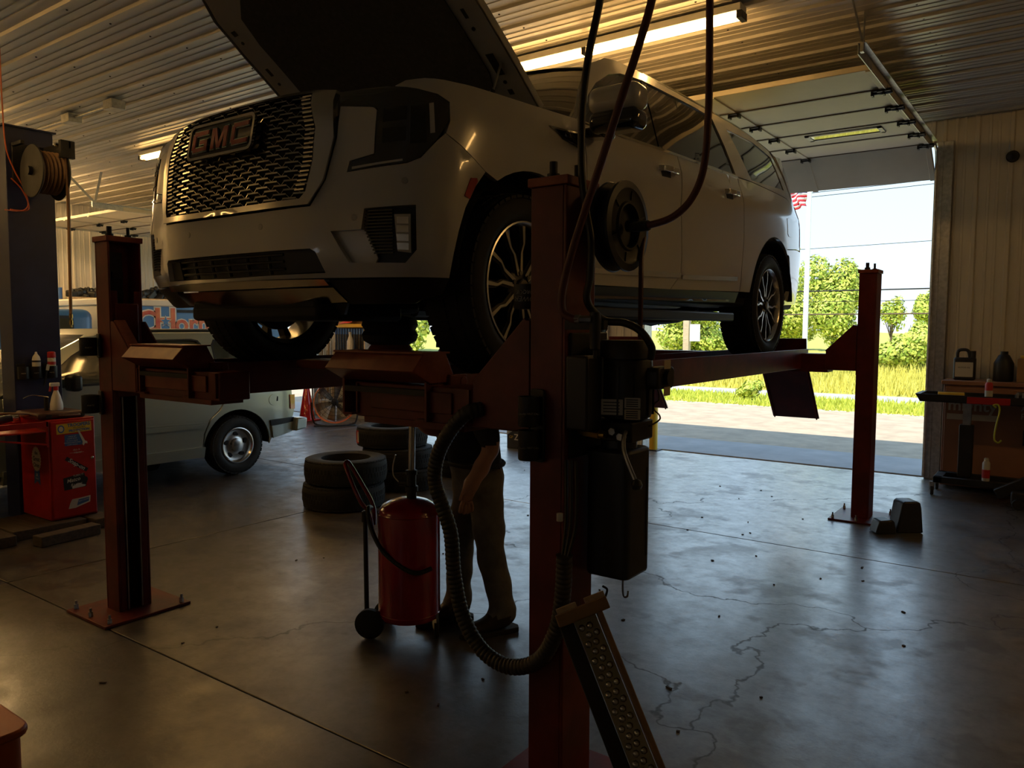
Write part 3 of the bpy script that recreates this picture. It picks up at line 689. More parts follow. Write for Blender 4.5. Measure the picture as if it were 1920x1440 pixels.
for (c, w, h) in (((-1.098,2.40,1.515),.05,.03), ((-1.098,2.40,1.425),.05,.03)): plate('label_plate', rrect(w,h,.003), frame(c,(0,1,0),(0,0,1)), .001, 'label_cream', pu)
nrm = V((.35,-.94,0)); tn = V((.94,.35,0))
for (dx, z, w, h, mm) in ((-.035,1.375,.072,.052,'label_white'), (.032,1.39,.052,.035,'label_white'), (.032,1.352,.052,.034,'label_cream')):
    c = V((-1.225,2.352,z)) + nrm*.089 + tn*dx; lb = plate('label_plate', rrect(w,h,.002), frame(c,tn,(0,0,1)), .0012, mm, mo)
    for r in range(4): plate('print', [(-w*.4,-.0016),(w*.35,-.0016),(w*.35,.0016),(-w*.4,.0016)], frame(c+V((0,0,h*(.3-.2*r)))+nrm*.0014,tn,(0,0,1)), .0003, 'label_black', lb)
hd = MB().tube([(-1.18,2.268,1.295),(-1.165,2.225,1.285),(-1.150,2.20,1.24),(-1.105,2.19,1.155)], .0075, 8).build('lowering_handle', 'steel', pu)
MB().lathe([(0,-.019),(.013,-.014),(.019,0),(.013,.014),(0,.019)], (-1.098,2.188,1.142), n=16).build('ball_knob', 'black_plastic', hd)
MB().tube([(-1.135,2.40,1.44),(-1.125,2.40,1.395),(-1.142,2.40,1.38),(-1.143,2.40,1.36),(-1.124,2.40,1.343),(-1.121,2.40,1.33),(-1.138,2.40,1.315),(-1.165,2.40,1.30)], .003, 6).build('cable', 'hose_tan', pu)
MB().tube([(-1.205,2.31,.81),(-1.205,2.31,.745),(-1.195,2.30,.728),(-1.178,2.29,.735),(-1.175,2.29,.755)], .0035, 6).build('hook', 'steel', pu)
# hose reel on the outer face of the near column
rl = thing('hose_reel', 'round black hose reel mounted beside the near lift column', 'hose reel', (-1.27, 2.40, 1.98))
ax = (1,0,0); oc = (-1.335, 2.39, 1.982)
MB().lathe([(.05,0),(.05,.02),(.15,.022),(.154,.028),(.15,.034),(.12,.036),(.12,.074),(.15,.076),(.154,.082),(.152,.090),(.128,.094),(.118,.088),(.085,.088),(.080,.096),(.074,.096),(.068,.070),(0,.068)], oc, ax, n=40).build('drum', 'black_plastic', rl)
for k in range(6):
    a = R(60*k+20); c = V(oc)+V((.090, math.cos(a)*.106, math.sin(a)*.106)); MB().obox(c, (.006,.032,.004), (a,0,0)).build('rib', 'black_plastic', rl)
MB().cyl((-1.25,2.39,1.982), (-1.20,2.39,1.982), .02, n=14).build('hub', 'dark_metal', rl)
m = MB().bar((-1.34,2.56,2.07), (-1.34,2.56,1.90), .02, .012, (1,0,0)).bar((-1.34,2.56,2.07), (-1.34,2.45,2.07), .02, .012, (1,0,0)).bar((-1.34,2.45,2.07), (-1.34,2.56,1.97), .012, .012, (1,0,0)).bar((-1.34,2.34,2.0), (-1.34,2.45,2.07), .02, .012, (1,0,0))
m.build('bracket', 'red_steel', rl)
MB().tube([(-1.20,2.39,1.980),(-1.195,2.33,1.969),(-1.128,2.30,1.966)], .017, 10).build('hose_sleeve', 'rubber', rl)
def hose(name, pts, r, m, lb, n=10, grp=None): return tag(MB().tube(pts, r, n, 8).build(name, m), lb, 'hose', grp)
hose('air_hose', [(-.94,2.3,3.83),(-.938,2.3,3.3),(-.936,2.3,2.624),(-.933,2.3,2.435),(-.933,2.3,2.277),(-.946,2.3,2.119),(-.984,2.3,2.034),(-1.046,2.3,1.985),(-1.128,2.3,1.966)], .0115, 'hose_red', 'dark red hose hanging in front of the rear door and curving into the reel')
h1 = hose('air_hose', [(-1.10,2.2,3.83),(-1.16,2.2,3.2),(-1.258,2.2,2.667),(-1.292,2.19,2.497),(-1.312,2.19,2.352),(-1.315,2.19,2.216),(-1.31,2.19,2.111),(-1.298,2.2,2.007),(-1.281,2.2,1.92),(-1.284,2.2,1.8),(-1.295,2.2,1.731),(-1.278,2.22,1.688),(-1.25,2.25,1.659),(-1.184,2.25,1.653),(-1.126,2.25,1.628),(-1.095,2.27,1.577),(-1.11,2.3,1.54)], .0125, 'hose_black', 'black hose dropping along the near column to the power unit')
hose('air_hose', [(-.78,2.1,3.83),(-.90,2.1,3.1),(-1.03,2.1,2.579),(-1.072,2.1,2.453),(-1.133,2.1,2.295),(-1.194,2.1,2.131),(-1.249,2.1,1.991),(-1.296,2.1,1.862),(-1.327,2.1,1.746),(-1.322,2.1,1.686),(-1.284,2.1,1.664),(-1.262,2.1,1.664)], .0125, 'hose_red', 'dark red hose crossing the near column diagonally and looping at its foot')
fr = thing('air_regulator', 'small black air regulator with steel coupling on the near column', 'regulator', (-1.30, 2.16, 1.6))
MB().cyl((-1.262,2.1,1.664), (-1.225,2.11,1.664), .011, n=6).cyl((-1.275,2.1,1.664), (-1.258,2.1,1.664), .014, n=6).build('coupling', 'steel', fr)
MB().lathe([(.006,-.10),(.006,-.075),(.016,-.07),(.018,-.02),(.020,.02),(.016,.045),(0,.047)], (-1.222,2.13,1.64), n=14).build('bowl', 'black_plastic', fr)
MB().box(-1.35, -1.205, 2.155, 2.18, 1.63, 1.66).build('bracket', 'dark_metal', fr)
tag(MB().tube([(-1.25,2.52,1.96),(-1.235,2.47,1.88),(-1.225,2.45,1.80),(-1.225,2.45,1.58)], .009, 8, 6).build('reel_hose_tail', 'hose_red'), 'thin dark red hose hanging straight down from the reel', 'hose')
# thick corrugated hose
cp = [(-1.70,2.165,1.345),(-1.735,2.13,1.335),(-1.798,2.12,1.279),(-1.87,2.12,1.174),(-1.888,2.12,1.073),(-1.85,2.12,.979),(-1.811,2.12,.885),(-1.794,2.12,.729),(-1.749,2.12,.58),(-1.662,2.12,.482),(-1.544,2.12,.455),(-1.421,2.12,.51),(-1.347,2.115,.635),(-1.32,2.11,.769),(-1.312,2.105,.90)]
P = spline([V(q) for q in cp], 40); L = [0]
for i in range(1, len(P)): L.append(L[-1]+(P[i]-P[i-1]).length)
Pn = []; k = 0; d = 0
while d < L[-1]:
    while L[k+1] < d: k += 1
    Pn.append(P[k].lerp(P[k+1], (d-L[k])/max(1e-9, L[k+1]-L[k]))); d += .0042
rr = [.0255, .0272, .0285, .0272][:]; ch = thing('corrugated_hose', 'thick black corrugated hose looping from the crossbeam to the near column', 'hose', (-1.65, 2.12, .45))
MB().tube(Pn, rr, 14, smooth=False).build('hose_body', 'corrugated', ch, )
for o, s in ((.0,1), (.02,1), (-.018,1)): MB().tube([(-1.312+o*.5,2.105,.88),(-1.305+o,2.13,1.0),(-1.325+o,2.16,1.20)], .006, 6).build('cable', 'hose_black', ch)
MB().cyl((-1.325,2.095,1.01), (-1.325,2.095,1.035), .011, n=8).build('cable_tag', 'label_white', ch)
# cup holders stuck to the columns
def cup(lb, c, r, h, out, words=None, flip=False, tm='label_white', m='black_plastic', grp='magnetic cup holders on the columns'):
    t = thing('cup_holder', lb, 'cup holder', c, grp); o = V(out).normalized(); s = V((-o.y, o.x, 0))
    cc = V(c) + o*(r+.012)
    MB().lathe([(r*.94,0),(r,.005),(r,h),(r*.9,h),(r*.86,.012),(0,.012)], cc, n=28).build('cup', m, t)
    MB().prism(rrect(r*1.7, h*1.35, .01), frame(V(c)+V((0,0,h*.55)), s, (0,0,1)), .010 if s.cross(V((0,0,1))).dot(o) > 0 else -.010).build('magnet_back', m, t, bevel=.003)
    if words:
        # lettering on the side facing the viewer, wrapped on small flat chips
        vd = (V((0,0,cc.z))-cc); vd.z = 0; vd.normalize(); sd = V((-vd.y, vd.x, 0)); 
        for i, (w, sz, zz) in enumerate(words):
            up = V((0,0,-1)) if flip else V((0,0,1)); sx = -sd if flip else sd
            text('lettering', w, sz, frame(cc+vd*(r+.0012)+V((0,0,zz)), sx, up), tm, t, ext=.0002, shear=.25)
    return t
cup('upper black cup holder on the near column with upside-down grey lettering', (-1.489,2.235,1.70), .047, .085, (-1,-.25,0), (('POWER',.024,.035),('TORQUE',.018,.058)), True)
cup('middle cup holder on the near column, upper of two stacked with white lettering', (-1.452,2.157,1.308), .036, .10, (-.15,-1,0), (('Quality FIRST CALL',.0085,.045),))
cup('lowest cup holder on the near column under its twin', (-1.452,2.157,1.195), .036, .10, (-.15,-1,0), (('Quality FIRST CALL',.0085,.045),))
cup('upper black cup holder on the left front column', (-4.42,2.157,1.47), .045, .10, (-.3,-1,0), (('PARTS',.012,.045),), tm='label_cream')
cup('lower black cup holder on the left front column', (-4.42,2.157,1.15), .045, .10, (-.3,-1,0), (('PARTS',.012,.045),), tm='label_cream')
# tread ramp leaning beside the near column
tr = thing('folding_ramp', 'folding steel ramp with dimpled tread leaning beside the near column', 'ramp', (-.9, 2.05, 0))
tp, bt = V((-1.205,2.06,.72)), V((-.82,2.02,.03)); dd = (bt-tp).normalized(); sd = V((.78,.60,.12)); sd = (sd-dd*sd.dot(dd)).normalized(); nn = sd.cross(dd)
if nn.y > 0: nn = -nn
F = lambda a, b, c: tp+dd*a+sd*b+nn*c
Lr = (bt-tp).length
def slab(a0, a1, b0, b1, c0, c1): return [F(a,b,c) for a, b, c in ((a0,b0,c0),(a1,b0,c0),(a1,b1,c0),(a0,b1,c0),(a0,b0,c1),(a1,b0,c1),(a1,b1,c1),(a0,b1,c1))]
BF = [(0,3,2,1),(4,5,6,7),(0,1,5,4),(1,2,6,5),(2,3,7,6),(3,0,4,7)]
MB().add(slab(-.006,Lr,-.036,.036,0,.008), BF).build('tread_plate', 'dark_chrome', tr)
m0 = MB().lathe([(.0115,0),(.010,.005),(.006,.009),(.002,.010)], (0,0,0), n=7); d0 = None
zx = frame((0,0,0), dd, sd); 
for i in range(29):
    for j in range(2):
        q_ = F(.02+i*.026,-.020+j*.026+(.013 if i % 2 else 0), .008); M = frame(q_, dd, sd) if sd.cross(dd).dot(nn) < 0 else frame(q_, sd, dd)
        if d0 is None: d0 = m0.build('tread_dimple', 'tread_plate', tr); d0.matrix_basis = M; d0.matrix_parent_inverse = WM(tr).inverted()
        else: copyto(d0, tr, M)
MB().add(slab(-.02,Lr,.040,.058,-.02,.034), BF).build('side_rail', 'tan_steel', tr, bevel=.003)
MB().add(slab(-.004,Lr*.62,-.085,-.037,-.03,.0), BF).add(slab(Lr*.60,Lr+.02,-.060,-.034,-.06,.02), BF).build('side_web', 'dark_metal', tr, bevel=.003)
MB().add(slab(-.045,-.006,-.085,.085,-.03,.035), BF).build('end_channel', 'tan_steel', tr, bevel=.003)
MB().add(slab(-.062,-.044,-.075,-.01,-.026,.02), BF).add(slab(-.062,-.044,.02,.085,-.026,.02), BF).build('end_block', 'wood_pale', tr, bevel=.002)
MB().tube([F(-.04,.085,0),F(-.06,.10,.0),F(-.075,.09,.0)], .004, 6).build('hook', 'dark_metal', tr)

# ------------------------------------------------------------------ white SUV on the lift
# ---- SUV body skin: plan curve (half width from car centre, y) with inset tables over height
SUVX=-2.985; SUVZ=1.40
_plan=np.array([(0,1.985),(.3,1.998),(.5,2.035),(.645,2.08),(.815,2.13),(.945,2.20),(1.01,2.30),(1.03,2.45),(1.035,2.9),(1.03,3.5),(1.03,4.5),(1.03,5.5),(1.03,6.2),(1.018,6.7),(.985,7.05),(.93,7.3),(.84,7.44),(.5,7.52),(0,7.54)])
def _cr(P,n=24):
    out=[]
    for i in range(len(P)-1):
        p0=P[max(i-1,0)];p1=P[i];p2=P[i+1];p3=P[min(i+2,len(P)-1)]
        d=np.linalg.norm(p2-p1);m1=(p2-p0)/(np.linalg.norm(p2-p1)+np.linalg.norm(p1-p0)+1e-9)*d;m2=(p3-p1)/(np.linalg.norm(p3-p2)+np.linalg.norm(p2-p1)+1e-9)*d
        for t in np.linspace(0,1,n,endpoint=False):
            h=(2*t**3-3*t*t+1,t**3-2*t*t+t,-2*t**3+3*t*t,t**3-t*t); out.append(h[0]*p1+h[1]*m1+h[2]*p2+h[3]*m2)
    out.append(P[-1]); return np.array(out)
_pc=_cr(_plan); _sl=np.concatenate([[0],np.cumsum(np.linalg.norm(np.diff(_pc,axis=0),axis=1))])
_tg=np.gradient(_pc,axis=0); _tg/=np.linalg.norm(_tg,axis=1)[:,None]
_sideT=np.array([(.26,.16),(.30,.10),(.36,.05),(.42,.028),(.55,.012),(.70,.005),(.85,0),(1.0,.006),(1.08,.011),(1.15,.022),(1.20,.042),(1.24,.058),(1.30,.075),(1.5,.125),(1.7,.19),(1.74,.215),(1.77,.26),(1.80,.36),(1.82,.5),(1.84,.75)])
_frT=np.array([(.26,.22),(.34,.13),(.40,.06),(.46,.02),(.52,.004),(.60,0),(.72,0),(.80,.012),(1.0,.035),(1.1,.055),(1.16,.075),(1.2,.12),(1.3,.3)])
def SK(s,zb,off=0.0):
    s=np.asarray(s,float);zb=np.asarray(zb,float)
    cx=np.interp(s,_sl,_pc[:,0]);cy=np.interp(s,_sl,_pc[:,1]);tx=np.interp(s,_sl,_tg[:,0]);ty=np.interp(s,_sl,_tg[:,1])
    w=np.clip((s-.8)/.5,0,1);w=w*w*(3-2*w)
    d=w*np.interp(zb,_sideT[:,0],_sideT[:,1])+(1-w)*np.interp(zb,_frT[:,0],_frT[:,1])-off
    # plan normal (outward) = (ty,-tx)
    X=cx-ty*d; Y=cy+tx*d
    return np.stack([SUVX+X,Y,SUVZ+zb+.012*(Y-2.865)],-1)
def s_of_y(y): # side region
    m=(_pc[:,0]>.9); return float(np.interp(y,_pc[m][:,1],_sl[m]))

def SKs(s, z, off=0.0):
    s = np.asarray(s, float); P = SK(np.abs(s), z, off); P[..., 0] = np.where(s < 0, 2*SUVX-P[..., 0], P[..., 0]); return P
suv = thing('pickup_suv', 'large white SUV on the lift with its bonnet raised', 'SUV', (SUVX, 4.6, SUVZ))
suv.name = 'suv'
def mir(pts): return [(-a, b) for a, b in reversed(pts)]
def sym(half):   # half outline from centre bottom to centre top on the driver's side
    return half + mir([p for p in half if abs(p[0]) > 1e-6])
def panel(name, poly, m, parent=None, **k): return cdt_panel(name, poly, SKs, m, parent or suv, **k)
def both(name, poly, m, parent=None, **k):
    a = panel(name, poly, m, parent, **k); b = panel(name, mir(poly), m, parent, **{**k, 'holes': [mir(h) for h in k.get('holes', ())]}); return a, b
# --- front fascia
fog = [(.765,.700),(.974,.708),(.976,.539),(.930,.490),(.688,.496),(.612,.620),(.75,.622)]
low = [(0,.452),(.576,.459),(.541,.543),(.515,.556),(.25,.553),(0,.553)]
lowfull = sym(low)
half = [(0,.440),(.566,.440),(1.127,.435),(1.137,.529),(1.16,.62),(1.193,.711),(1.25,.80),(1.311,.866),(1.24,.908),(1.173,.947),(1.10,.985),(1.066,.957),(.994,.886),(.938,.866),(.678,.846),(.688,.89),(.796,.91),(.796,1.081),(.78,1.093),(.63,1.112),(.627,.984),(.586,.822),(.522,.721),(.25,.712),(0,.710)]
fas = panel('front_bumper', sym(half), 'white_paint', holes=[lowfull, fog, mir(fog)], step=.045, depth=.05)
panel('lower_grille', sym([(0,.446),(.585,.452),(.55,.56),(0,.560)]), 'black_plastic', step=.05, depth=.0, off=-.045)
lg = MB()
for z in (.482, .512, .540):
    lg.tube([tuple(SKs(s, z, -.025)) for s in np.linspace(-.40, .36, 16)], .006, 6, smooth=False)
for s in (-.27, -.13, .0, .13, .27): lg.tube([tuple(SKs(s, z, -.028)) for z in (.462, .50, .548)], .008, 6, smooth=False)
lg.build('lower_grille_bars', 'black_plastic', suv)
panel('lower_grille_blank', [(.37,.462),(.56,.466),(.53,.545),(.37,.545)], 'black_plastic', off=-.02, depth=.01)
panel('lower_grille_blank', [(-.56,.466),(-.42,.462),(-.42,.545),(-.53,.545)], 'undercoat', off=-.02, depth=.01)
panel('skid_lip', sym([(0,.404),(.30,.405),(.585,.410),(.570,.434),(0,.438)]), 'chrome_dull', off=.024, depth=.04)
panel('skid_plate', sym([(0,.322),(.16,.330),(.617,.345),(.59,.402),(0,.400)]), 'dark_chrome', off=.006, depth=.03)
MB().box(SUVX-.46, SUVX+.46, 2.12, 2.62, SUVZ+.262, SUVZ+.335).build('undertray', 'undercoat', suv, bevel=.02)
both('valance', [(.622,.338),(.95,.338),(1.115,.375),(1.125,.43),(.578,.432),(.605,.39)], 'black_plastic', off=0, depth=.03)
panel('air_dam', sym([(0,.292),(.55,.295),(.60,.342),(0,.325)]), 'black_plastic', depth=.02, off=-.02)
# --- grille
gr_in = sym([(0,.742),(.25,.745),(.479,.752),(.505,.778),(.532,.903),(.535,1.031),(.475,1.186),(0,1.192)])
gs = panel('grille_surround', sym([(0,.718),(.25,.720),(.520,.727),(.583,.822),(.622,.984),(.597,1.186),(.47,1.205),(0,1.210)]), 'chrome_dull', holes=[gr_in], off=.016, depth=.035, step=.05)
gb = panel('grille', sym([(0,.735),(.50,.745),(.54,.90),(.545,1.035),(.48,1.192),(0,1.198)]), 'black_plastic', off=-.045, depth=0, step=.06)
# staggered cells: each a chrome tab with two raked webs
cell = MB().box(-.034,.034,-.010,.012,-.0034,.0034)
for s in (-1, 1):
    cell.add([(s*.034,-.008,-.0030),(s*.034,-.008,.0006),(s*.053,-.004,-.0150),(s*.053,-.004,-.0180),(s*.034,.014,-.0030),(s*.034,.014,.0006),(s*.053,.016,-.0150),(s*.053,.016,-.0180)], [(0,1,2,3) if s > 0 else (3,2,1,0), (4,7,6,5) if s > 0 else (5,6,7,4), (1,5,6,2) if s > 0 else (2,6,5,1), (0,3,7,4) if s > 0 else (4,7,3,0)])
g0 = None; ins = [(a*.985, .97+(b-.97)*.985) for a, b in gr_in]; emb = [(-.225,.965),(.225,.965),(.225,1.125),(-.225,1.125)]
for row in range(25):
    z = .757+row*.0182
    for col in range(-6, 7):
        s = col*.105+(.0525 if row % 2 else 0)
        if not pip((s, z), ins) or pip((s, z), [(-.20,.99),(.20,.99),(.20,1.105),(-.20,1.105)]): continue
        p = V(SKs(s, z, -.004)); tx = (V(SKs(s+.02, z))-V(SKs(s-.02, z))).normalized(); up = (V(SKs(s, z+.02))-V(SKs(s, z-.02))).normalized()
        M = frame(p, tx, -(tx.cross(up)) if False else up.cross(tx))   # x along grille, y inward, z up
        sc = min(1, (.545-abs(s))/.05+.25)
        if g0 is None: g0 = cell.build('grille_cell', 'grille_chrome', gb, ang=30); g0.matrix_parent_inverse = WM(gb).inverted(); g0.matrix_basis = M @ Matrix.Diagonal((sc,1,1,1))
        else: copyto(g0, gb, M @ Matrix.Diagonal((sc,1,1,1)))
# vertical stack of side fins at the grille edge
for sgn in (1, -1):
    f0 = MB()
    for z in np.arange(.79, 1.18, .0182):
        e = np.interp(z, [.75,.90,1.03,1.186], [.485,.530,.533,.478]); a = e-.052
        f0.bar(SKs(sgn*a, z, -.002), SKs(sgn*(e-.004), z, .002), .02, .006)
    f0.build('grille_edge_fins', 'chrome_dull', gb)
# --- emblem
ec = V(SKs(0, 1.045, .018)); ex = V((1,0,0)); eu = (V(SKs(0,1.10))-V(SKs(0,1.0))).normalized(); EM = frame(ec, ex, eu)
em = plate('emblem', rrect(.455, .150, .028, 5), EM, .016, 'black_gloss', suv, bevel=.003)
o = rrect(.465, .160, .030, 5); i_ = rrect(.440, .136, .024, 5); n = len(o); mb = MB()
mb.add([EM @ V((*p,.010)) for p in o]+[EM @ V((*p,.022)) for p in o]+[EM @ V((*p,.022)) for p in i_]+[EM @ V((*p,.014)) for p in i_], [((i+1)%n+k*n if True else 0, i+k*n, i+(k+1)*n, (i+1)%n+(k+1)*n)[::-1] for k in range(3) for i in range(n)])
mb.build('emblem_rim', 'chrome', em)
def letter(strokes, ox, mtx, h, m, grow=0):
    mb = MB()
    for poly in strokes:
        c = (sum(p[0] for p in poly)/len(poly), sum(p[1] for p in poly)/len(poly))
        mb.prism([(ox+p[0]+(grow if p[0] > c[0] else -grow), p[1]+(grow if p[1] > c[1] else -grow)) for p in poly], mtx, h)
    return mb
W_, T_ = .115, .024; H_ = .094
def rc(x0,x1,y0,y1): return [(x0,y0),(x1,y0),(x1,y1),(x0,y1)]
Gs = [rc(0,T_,-.036,.036), rc(.010,W_,.047-T_*.85,.047), rc(.010,W_,-.047,-.047+T_*.85), rc(W_-T_,W_,-.047,.006), rc(.055,W_,-.012,.006)]
Ms = [rc(0,T_,-.047,.047), rc(W_-T_,W_,-.047,.047), [(T_*.4,.047),(T_*1.3,.047),(W_*.5+.010,-.047),(W_*.5-.010,-.047)], [(W_-T_*1.3,.047),(W_-T_*.4,.047),(W_*.5+.010,-.047),(W_*.5-.010,-.047)]]
Cs = [rc(0,T_,-.036,.036), rc(.010,W_,.047-T_*.85,.047), rc(.010,W_,-.047,-.047+T_*.85)]
for st, ox in ((Gs,-.200), (Ms,-.0585), (Cs,.085)):
    ltr = letter(st, ox, EM @ Matrix.Translation((0,0,.016)), .006, None, .0035).build('letter_edge', 'chrome', em)
    letter(st, ox, EM @ Matrix.Translation((0,0,.0218)), .0025, None, -.001).build('letter', 'red_gloss', em)
# --- lamps
hl = [(.605,1.178),(.70,1.184),(.816,1.182),(.979,1.156),(1.076,1.138),(1.127,1.112),(1.122,1.038),(1.066,.962),(.994,.890),(.938,.870),(.680,.850),(.690,.886),(.799,.906),(.799,1.084),(.782,1.097),(.626,1.115)]
for sg in (1, -1):
    pl = hl if sg > 0 else mir(hl)
    h = panel('headlamp', pl, 'lens', off=-.002, depth=.03, step=.04)
    for (a, b, c, d, mm, of) in ((.83,.93,1.03,1.09,'black_gloss',.001), (.83,.93,.95,1.01,'black_gloss',.001), (.95,1.02,.94,1.09,'black_gloss',.0015), (1.035,1.055,.98,1.10,'lens_clear',.002)):
        q = [(a,c),(b,c+.004),(b,d),(a,d-.004)]; panel('lamp_unit', q if sg > 0 else mir(q), mm, h, off=of, depth=.003)
    q = [(.70,.856),(.92,.876),(.92,.884),(.70,.866)]; panel('light_pipe', q if sg > 0 else mir(q), 'lens_clear', h, off=.001, depth=.002)
    fi = [(.750,.700),(.985,.712),(.985,.53),(.935,.482),(.78,.482),(.735,.62)]
    f = panel('fog_recess', fi if sg > 0 else mir(fi), 'black_plastic', off=-.045, depth=0)
    tp_ = [(.606,.622),(.752,.622),(.805,.512),(.79,.490),(.688,.490)]
    panel('fog_trim', tp_ if sg > 0 else mir(tp_), 'white_paint', f, off=-.028, depth=.012)
    fm = MB()
    for z in np.arange(.53, .70, .0125):
        a0 = .755 if z > .62 else .755+(.62-z)*.45
        fm.bar(SKs(sg*a0, z, -.022), SKs(sg*.878, z, -.020), .016, .005)
    fm.build('fog_fins', 'black_gloss', f)
    q = [(.886,.675),(.952,.675),(.952,.528),(.898,.535)]; fl_ = panel('fog_lamp', q if sg > 0 else mir(q), 'lens_clear', f, off=-.010, depth=.03)
    for k in range(4):
        q = [(.898,.541+k*.033),(.944,.539+k*.033),(.944,.565+k*.033),(.896,.567+k*.033)]; panel('fog_cell', q if sg > 0 else mir(q), 'chrome_dull', fl_, off=-.007, depth=.004)
    for s_, z_ in ((.72,.668),(.26,.655),(.93,.80)):
        c = V(SKs(sg*s_, z_, 0)); nn_ = (V(SKs(sg*s_,z_,.1))-V(SKs(sg*s_,z_,0))).normalized(); MB().lathe([(.013,-.002),(.013,.0012),(.0115,.0016),(0,.0016)], c, nn_, n=18).build('parking_sensor', 'hood_inner', suv)
    rf = [(1.186,.756),(1.216,.748),(1.262,.822),(1.256,.834),(1.222,.830)]
    panel('side_reflector', rf if sg > 0 else mir(rf), 'red_lens', off=.003, depth=.01)
# --- body sides
sF, sR = s_of_y(2.865), s_of_y(6.272)
def arch(sw, rx=.53, rz=.50, a0=-2, a1=182, n=22): return [(sw+rx*math.cos(R(a)), .417+rz*math.sin(R(a))) for a in np.linspace(a0, a1, n)]
ar = [(sF+.55,.44)] + [p for p in arch(sF, a0=6, a1=128)]
fender = [(1.313,.868)] + [(1.175,.950),(1.104,.987),(1.126,1.036),(1.131,1.110),(1.080,1.136),(.982,1.155),(.86,1.178),(.90,1.205),(1.03,1.206),(1.188,1.20),(1.688,1.222),(2.115,1.246),(2.12,1.0),(2.13,.445),(sF+.55,.445)] + [p for p in arch(sF, a0=3, a1=122, n=18)]
both('fender', fender, 'white_paint', step=.06, depth=.025)
door_f = [(2.125,.445),(3.15,.450),(3.27,.54),(3.265,.67),(3.228,.93),(3.265,1.09),(3.30,1.225),(3.30,1.27),(2.50,1.242),(2.125,1.234),(2.127,1.0)]
door_r = [(3.158,.450),(4.33,.468),(4.325,.69),(4.345,1.075),(4.37,1.29),(3.31,1.27),(3.31,1.225),(3.273,1.09),(3.236,.93),(3.273,.67),(3.278,.54)]
qp = [(4.338,.468),(sR-.545,.468)] + [p for p in arch(sR, a0=174, a1=50, n=18)] + [(sR+.40,.80),(5.40,.845),(5.72,.868),(5.93,.872),(6.02,1.25),(5.6,1.29),(4.66,1.30),(4.378,1.29),(4.353,1.075),(4.333,.69)]
for sg in (1, -1):
    g = lambda p: p if sg > 0 else mir(p)
    d1 = panel('front_door', g(door_f), 'white_paint', step=.08, depth=.02); d2 = panel('rear_door', g(door_r), 'white_paint', step=.08, depth=.02)
    panel('quarter_panel', g(qp), 'white_paint', step=.07, depth=.03)
    for d_, a, b in ((d1, 2.14, 3.262), (d2, 3.285, 4.235)):
        panel('chrome_strip', g([(a,.500+.012*(a-2.1)),(b-.012,.500+.018*(b-2.1)),(b,.530+.018*(b-2.1)),(a,.526+.012*(a-2.1))]), 'alloy', d_, off=.012, depth=.014)
    for d_, a in ((d1, 2.94), (d2, 3.97)):
        c = [V(SKs(sg*(a+t), 1.135+.02*t, o)) for t, o in ((0,.004),(.02,.035),(.11,.045),(.20,.038),(.235,.004))]
        hm = MB(); 
        for i in range(4): hm.bar(c[i], c[i+1], .016, .034)
        hm.build('door_handle', 'chrome', d_, bevel=.004); panel('handle_cup', g([(a+.05,1.095),(a+.17,1.10),(a+.18,1.145),(a+.04,1.14)]), 'undercoat', d_, off=.001, depth=.001)
    gh = [(2.105,1.244),(2.24,1.44),(2.43,1.615),(2.60,1.69),(2.77,1.722),(3.0,1.738),(3.6,1.748),(4.5,1.742),(5.0,1.715),(5.42,1.665),(5.60,1.54),(5.96,1.25),(5.6,1.296),(4.66,1.306),(4.375,1.298),(3.3,1.276),(2.5,1.248)]
    dl = [(2.17,1.252),(2.235,1.365),(2.41,1.503),(2.60,1.598),(2.76,1.645),(3.05,1.680),(3.83,1.694),(4.14,1.685),(4.350,1.308),(3.3,1.284),(2.5,1.256)]
    qg = [(4.40,1.655),(4.97,1.662),(5.41,1.612),(5.60,1.36),(4.69,1.316)]
    gp = panel('greenhouse_frame', g(gh), 'white_paint', holes=[g(dl), g(qg)], step=.07, depth=.02)
    panel('front_door_glass', g([(2.175,1.256),(2.24,1.365),(2.41,1.498),(2.60,1.593),(2.76,1.640),(3.045,1.674),(3.07,1.284),(2.5,1.260)]), 'glass_dark', off=-.010, depth=.004, step=.08)
    panel('rear_door_glass', g([(3.125,1.680),(3.83,1.690),(4.132,1.680),(4.335,1.310),(3.13,1.286)]), 'glass_dark', off=-.010, depth=.004, step=.08)
    panel('pillar_cover', g([(3.05,1.678),(3.12,1.682),(3.125,1.288),(3.075,1.286)]), 'black_gloss', off=-.006, depth=.006)
    panel('quarter_glass', g(qg), 'glass_dark', off=-.006, depth=.006, step=.08)
    panel('window_trim', g([(2.30,1.238),(3.3,1.264),(4.372,1.284),(4.372,1.300),(3.3,1.280),(2.30,1.252)]), 'chrome', off=.004, depth=.008)
    panel('fender_vent', g([(1.805,1.15),(1.887,1.155),(2.07,1.168),(2.075,1.083),(1.902,1.104)]), 'chrome_dull', off=.004, depth=.008)
    panel('fender_vent_mesh', g([(1.845,1.142),(1.90,1.146),(2.055,1.158),(2.058,1.096),(1.915,1.112)]), 'black_gloss', off=.006, depth=.003)
    if sg > 0: text('lettering', 'GMC', .052, frame(SKs(1.985,1.128,.0075), V(SKs(2.0,1.128))-V(SKs(1.95,1.128)), V(SKs(1.98,1.15))-V(SKs(1.98,1.10))), 'chrome', suv, ext=.0006)
    panel('rocker', g([(2.13,.375),(4.30,.388),(4.33,.462),(2.13,.440)]), 'black_plastic', off=-.004, depth=.02)
    panel('rocker_strip', g([(2.13,.378),(4.15,.392),(4.15,.406),(2.13,.392)]), 'chrome_dull', off=.006, depth=.01)
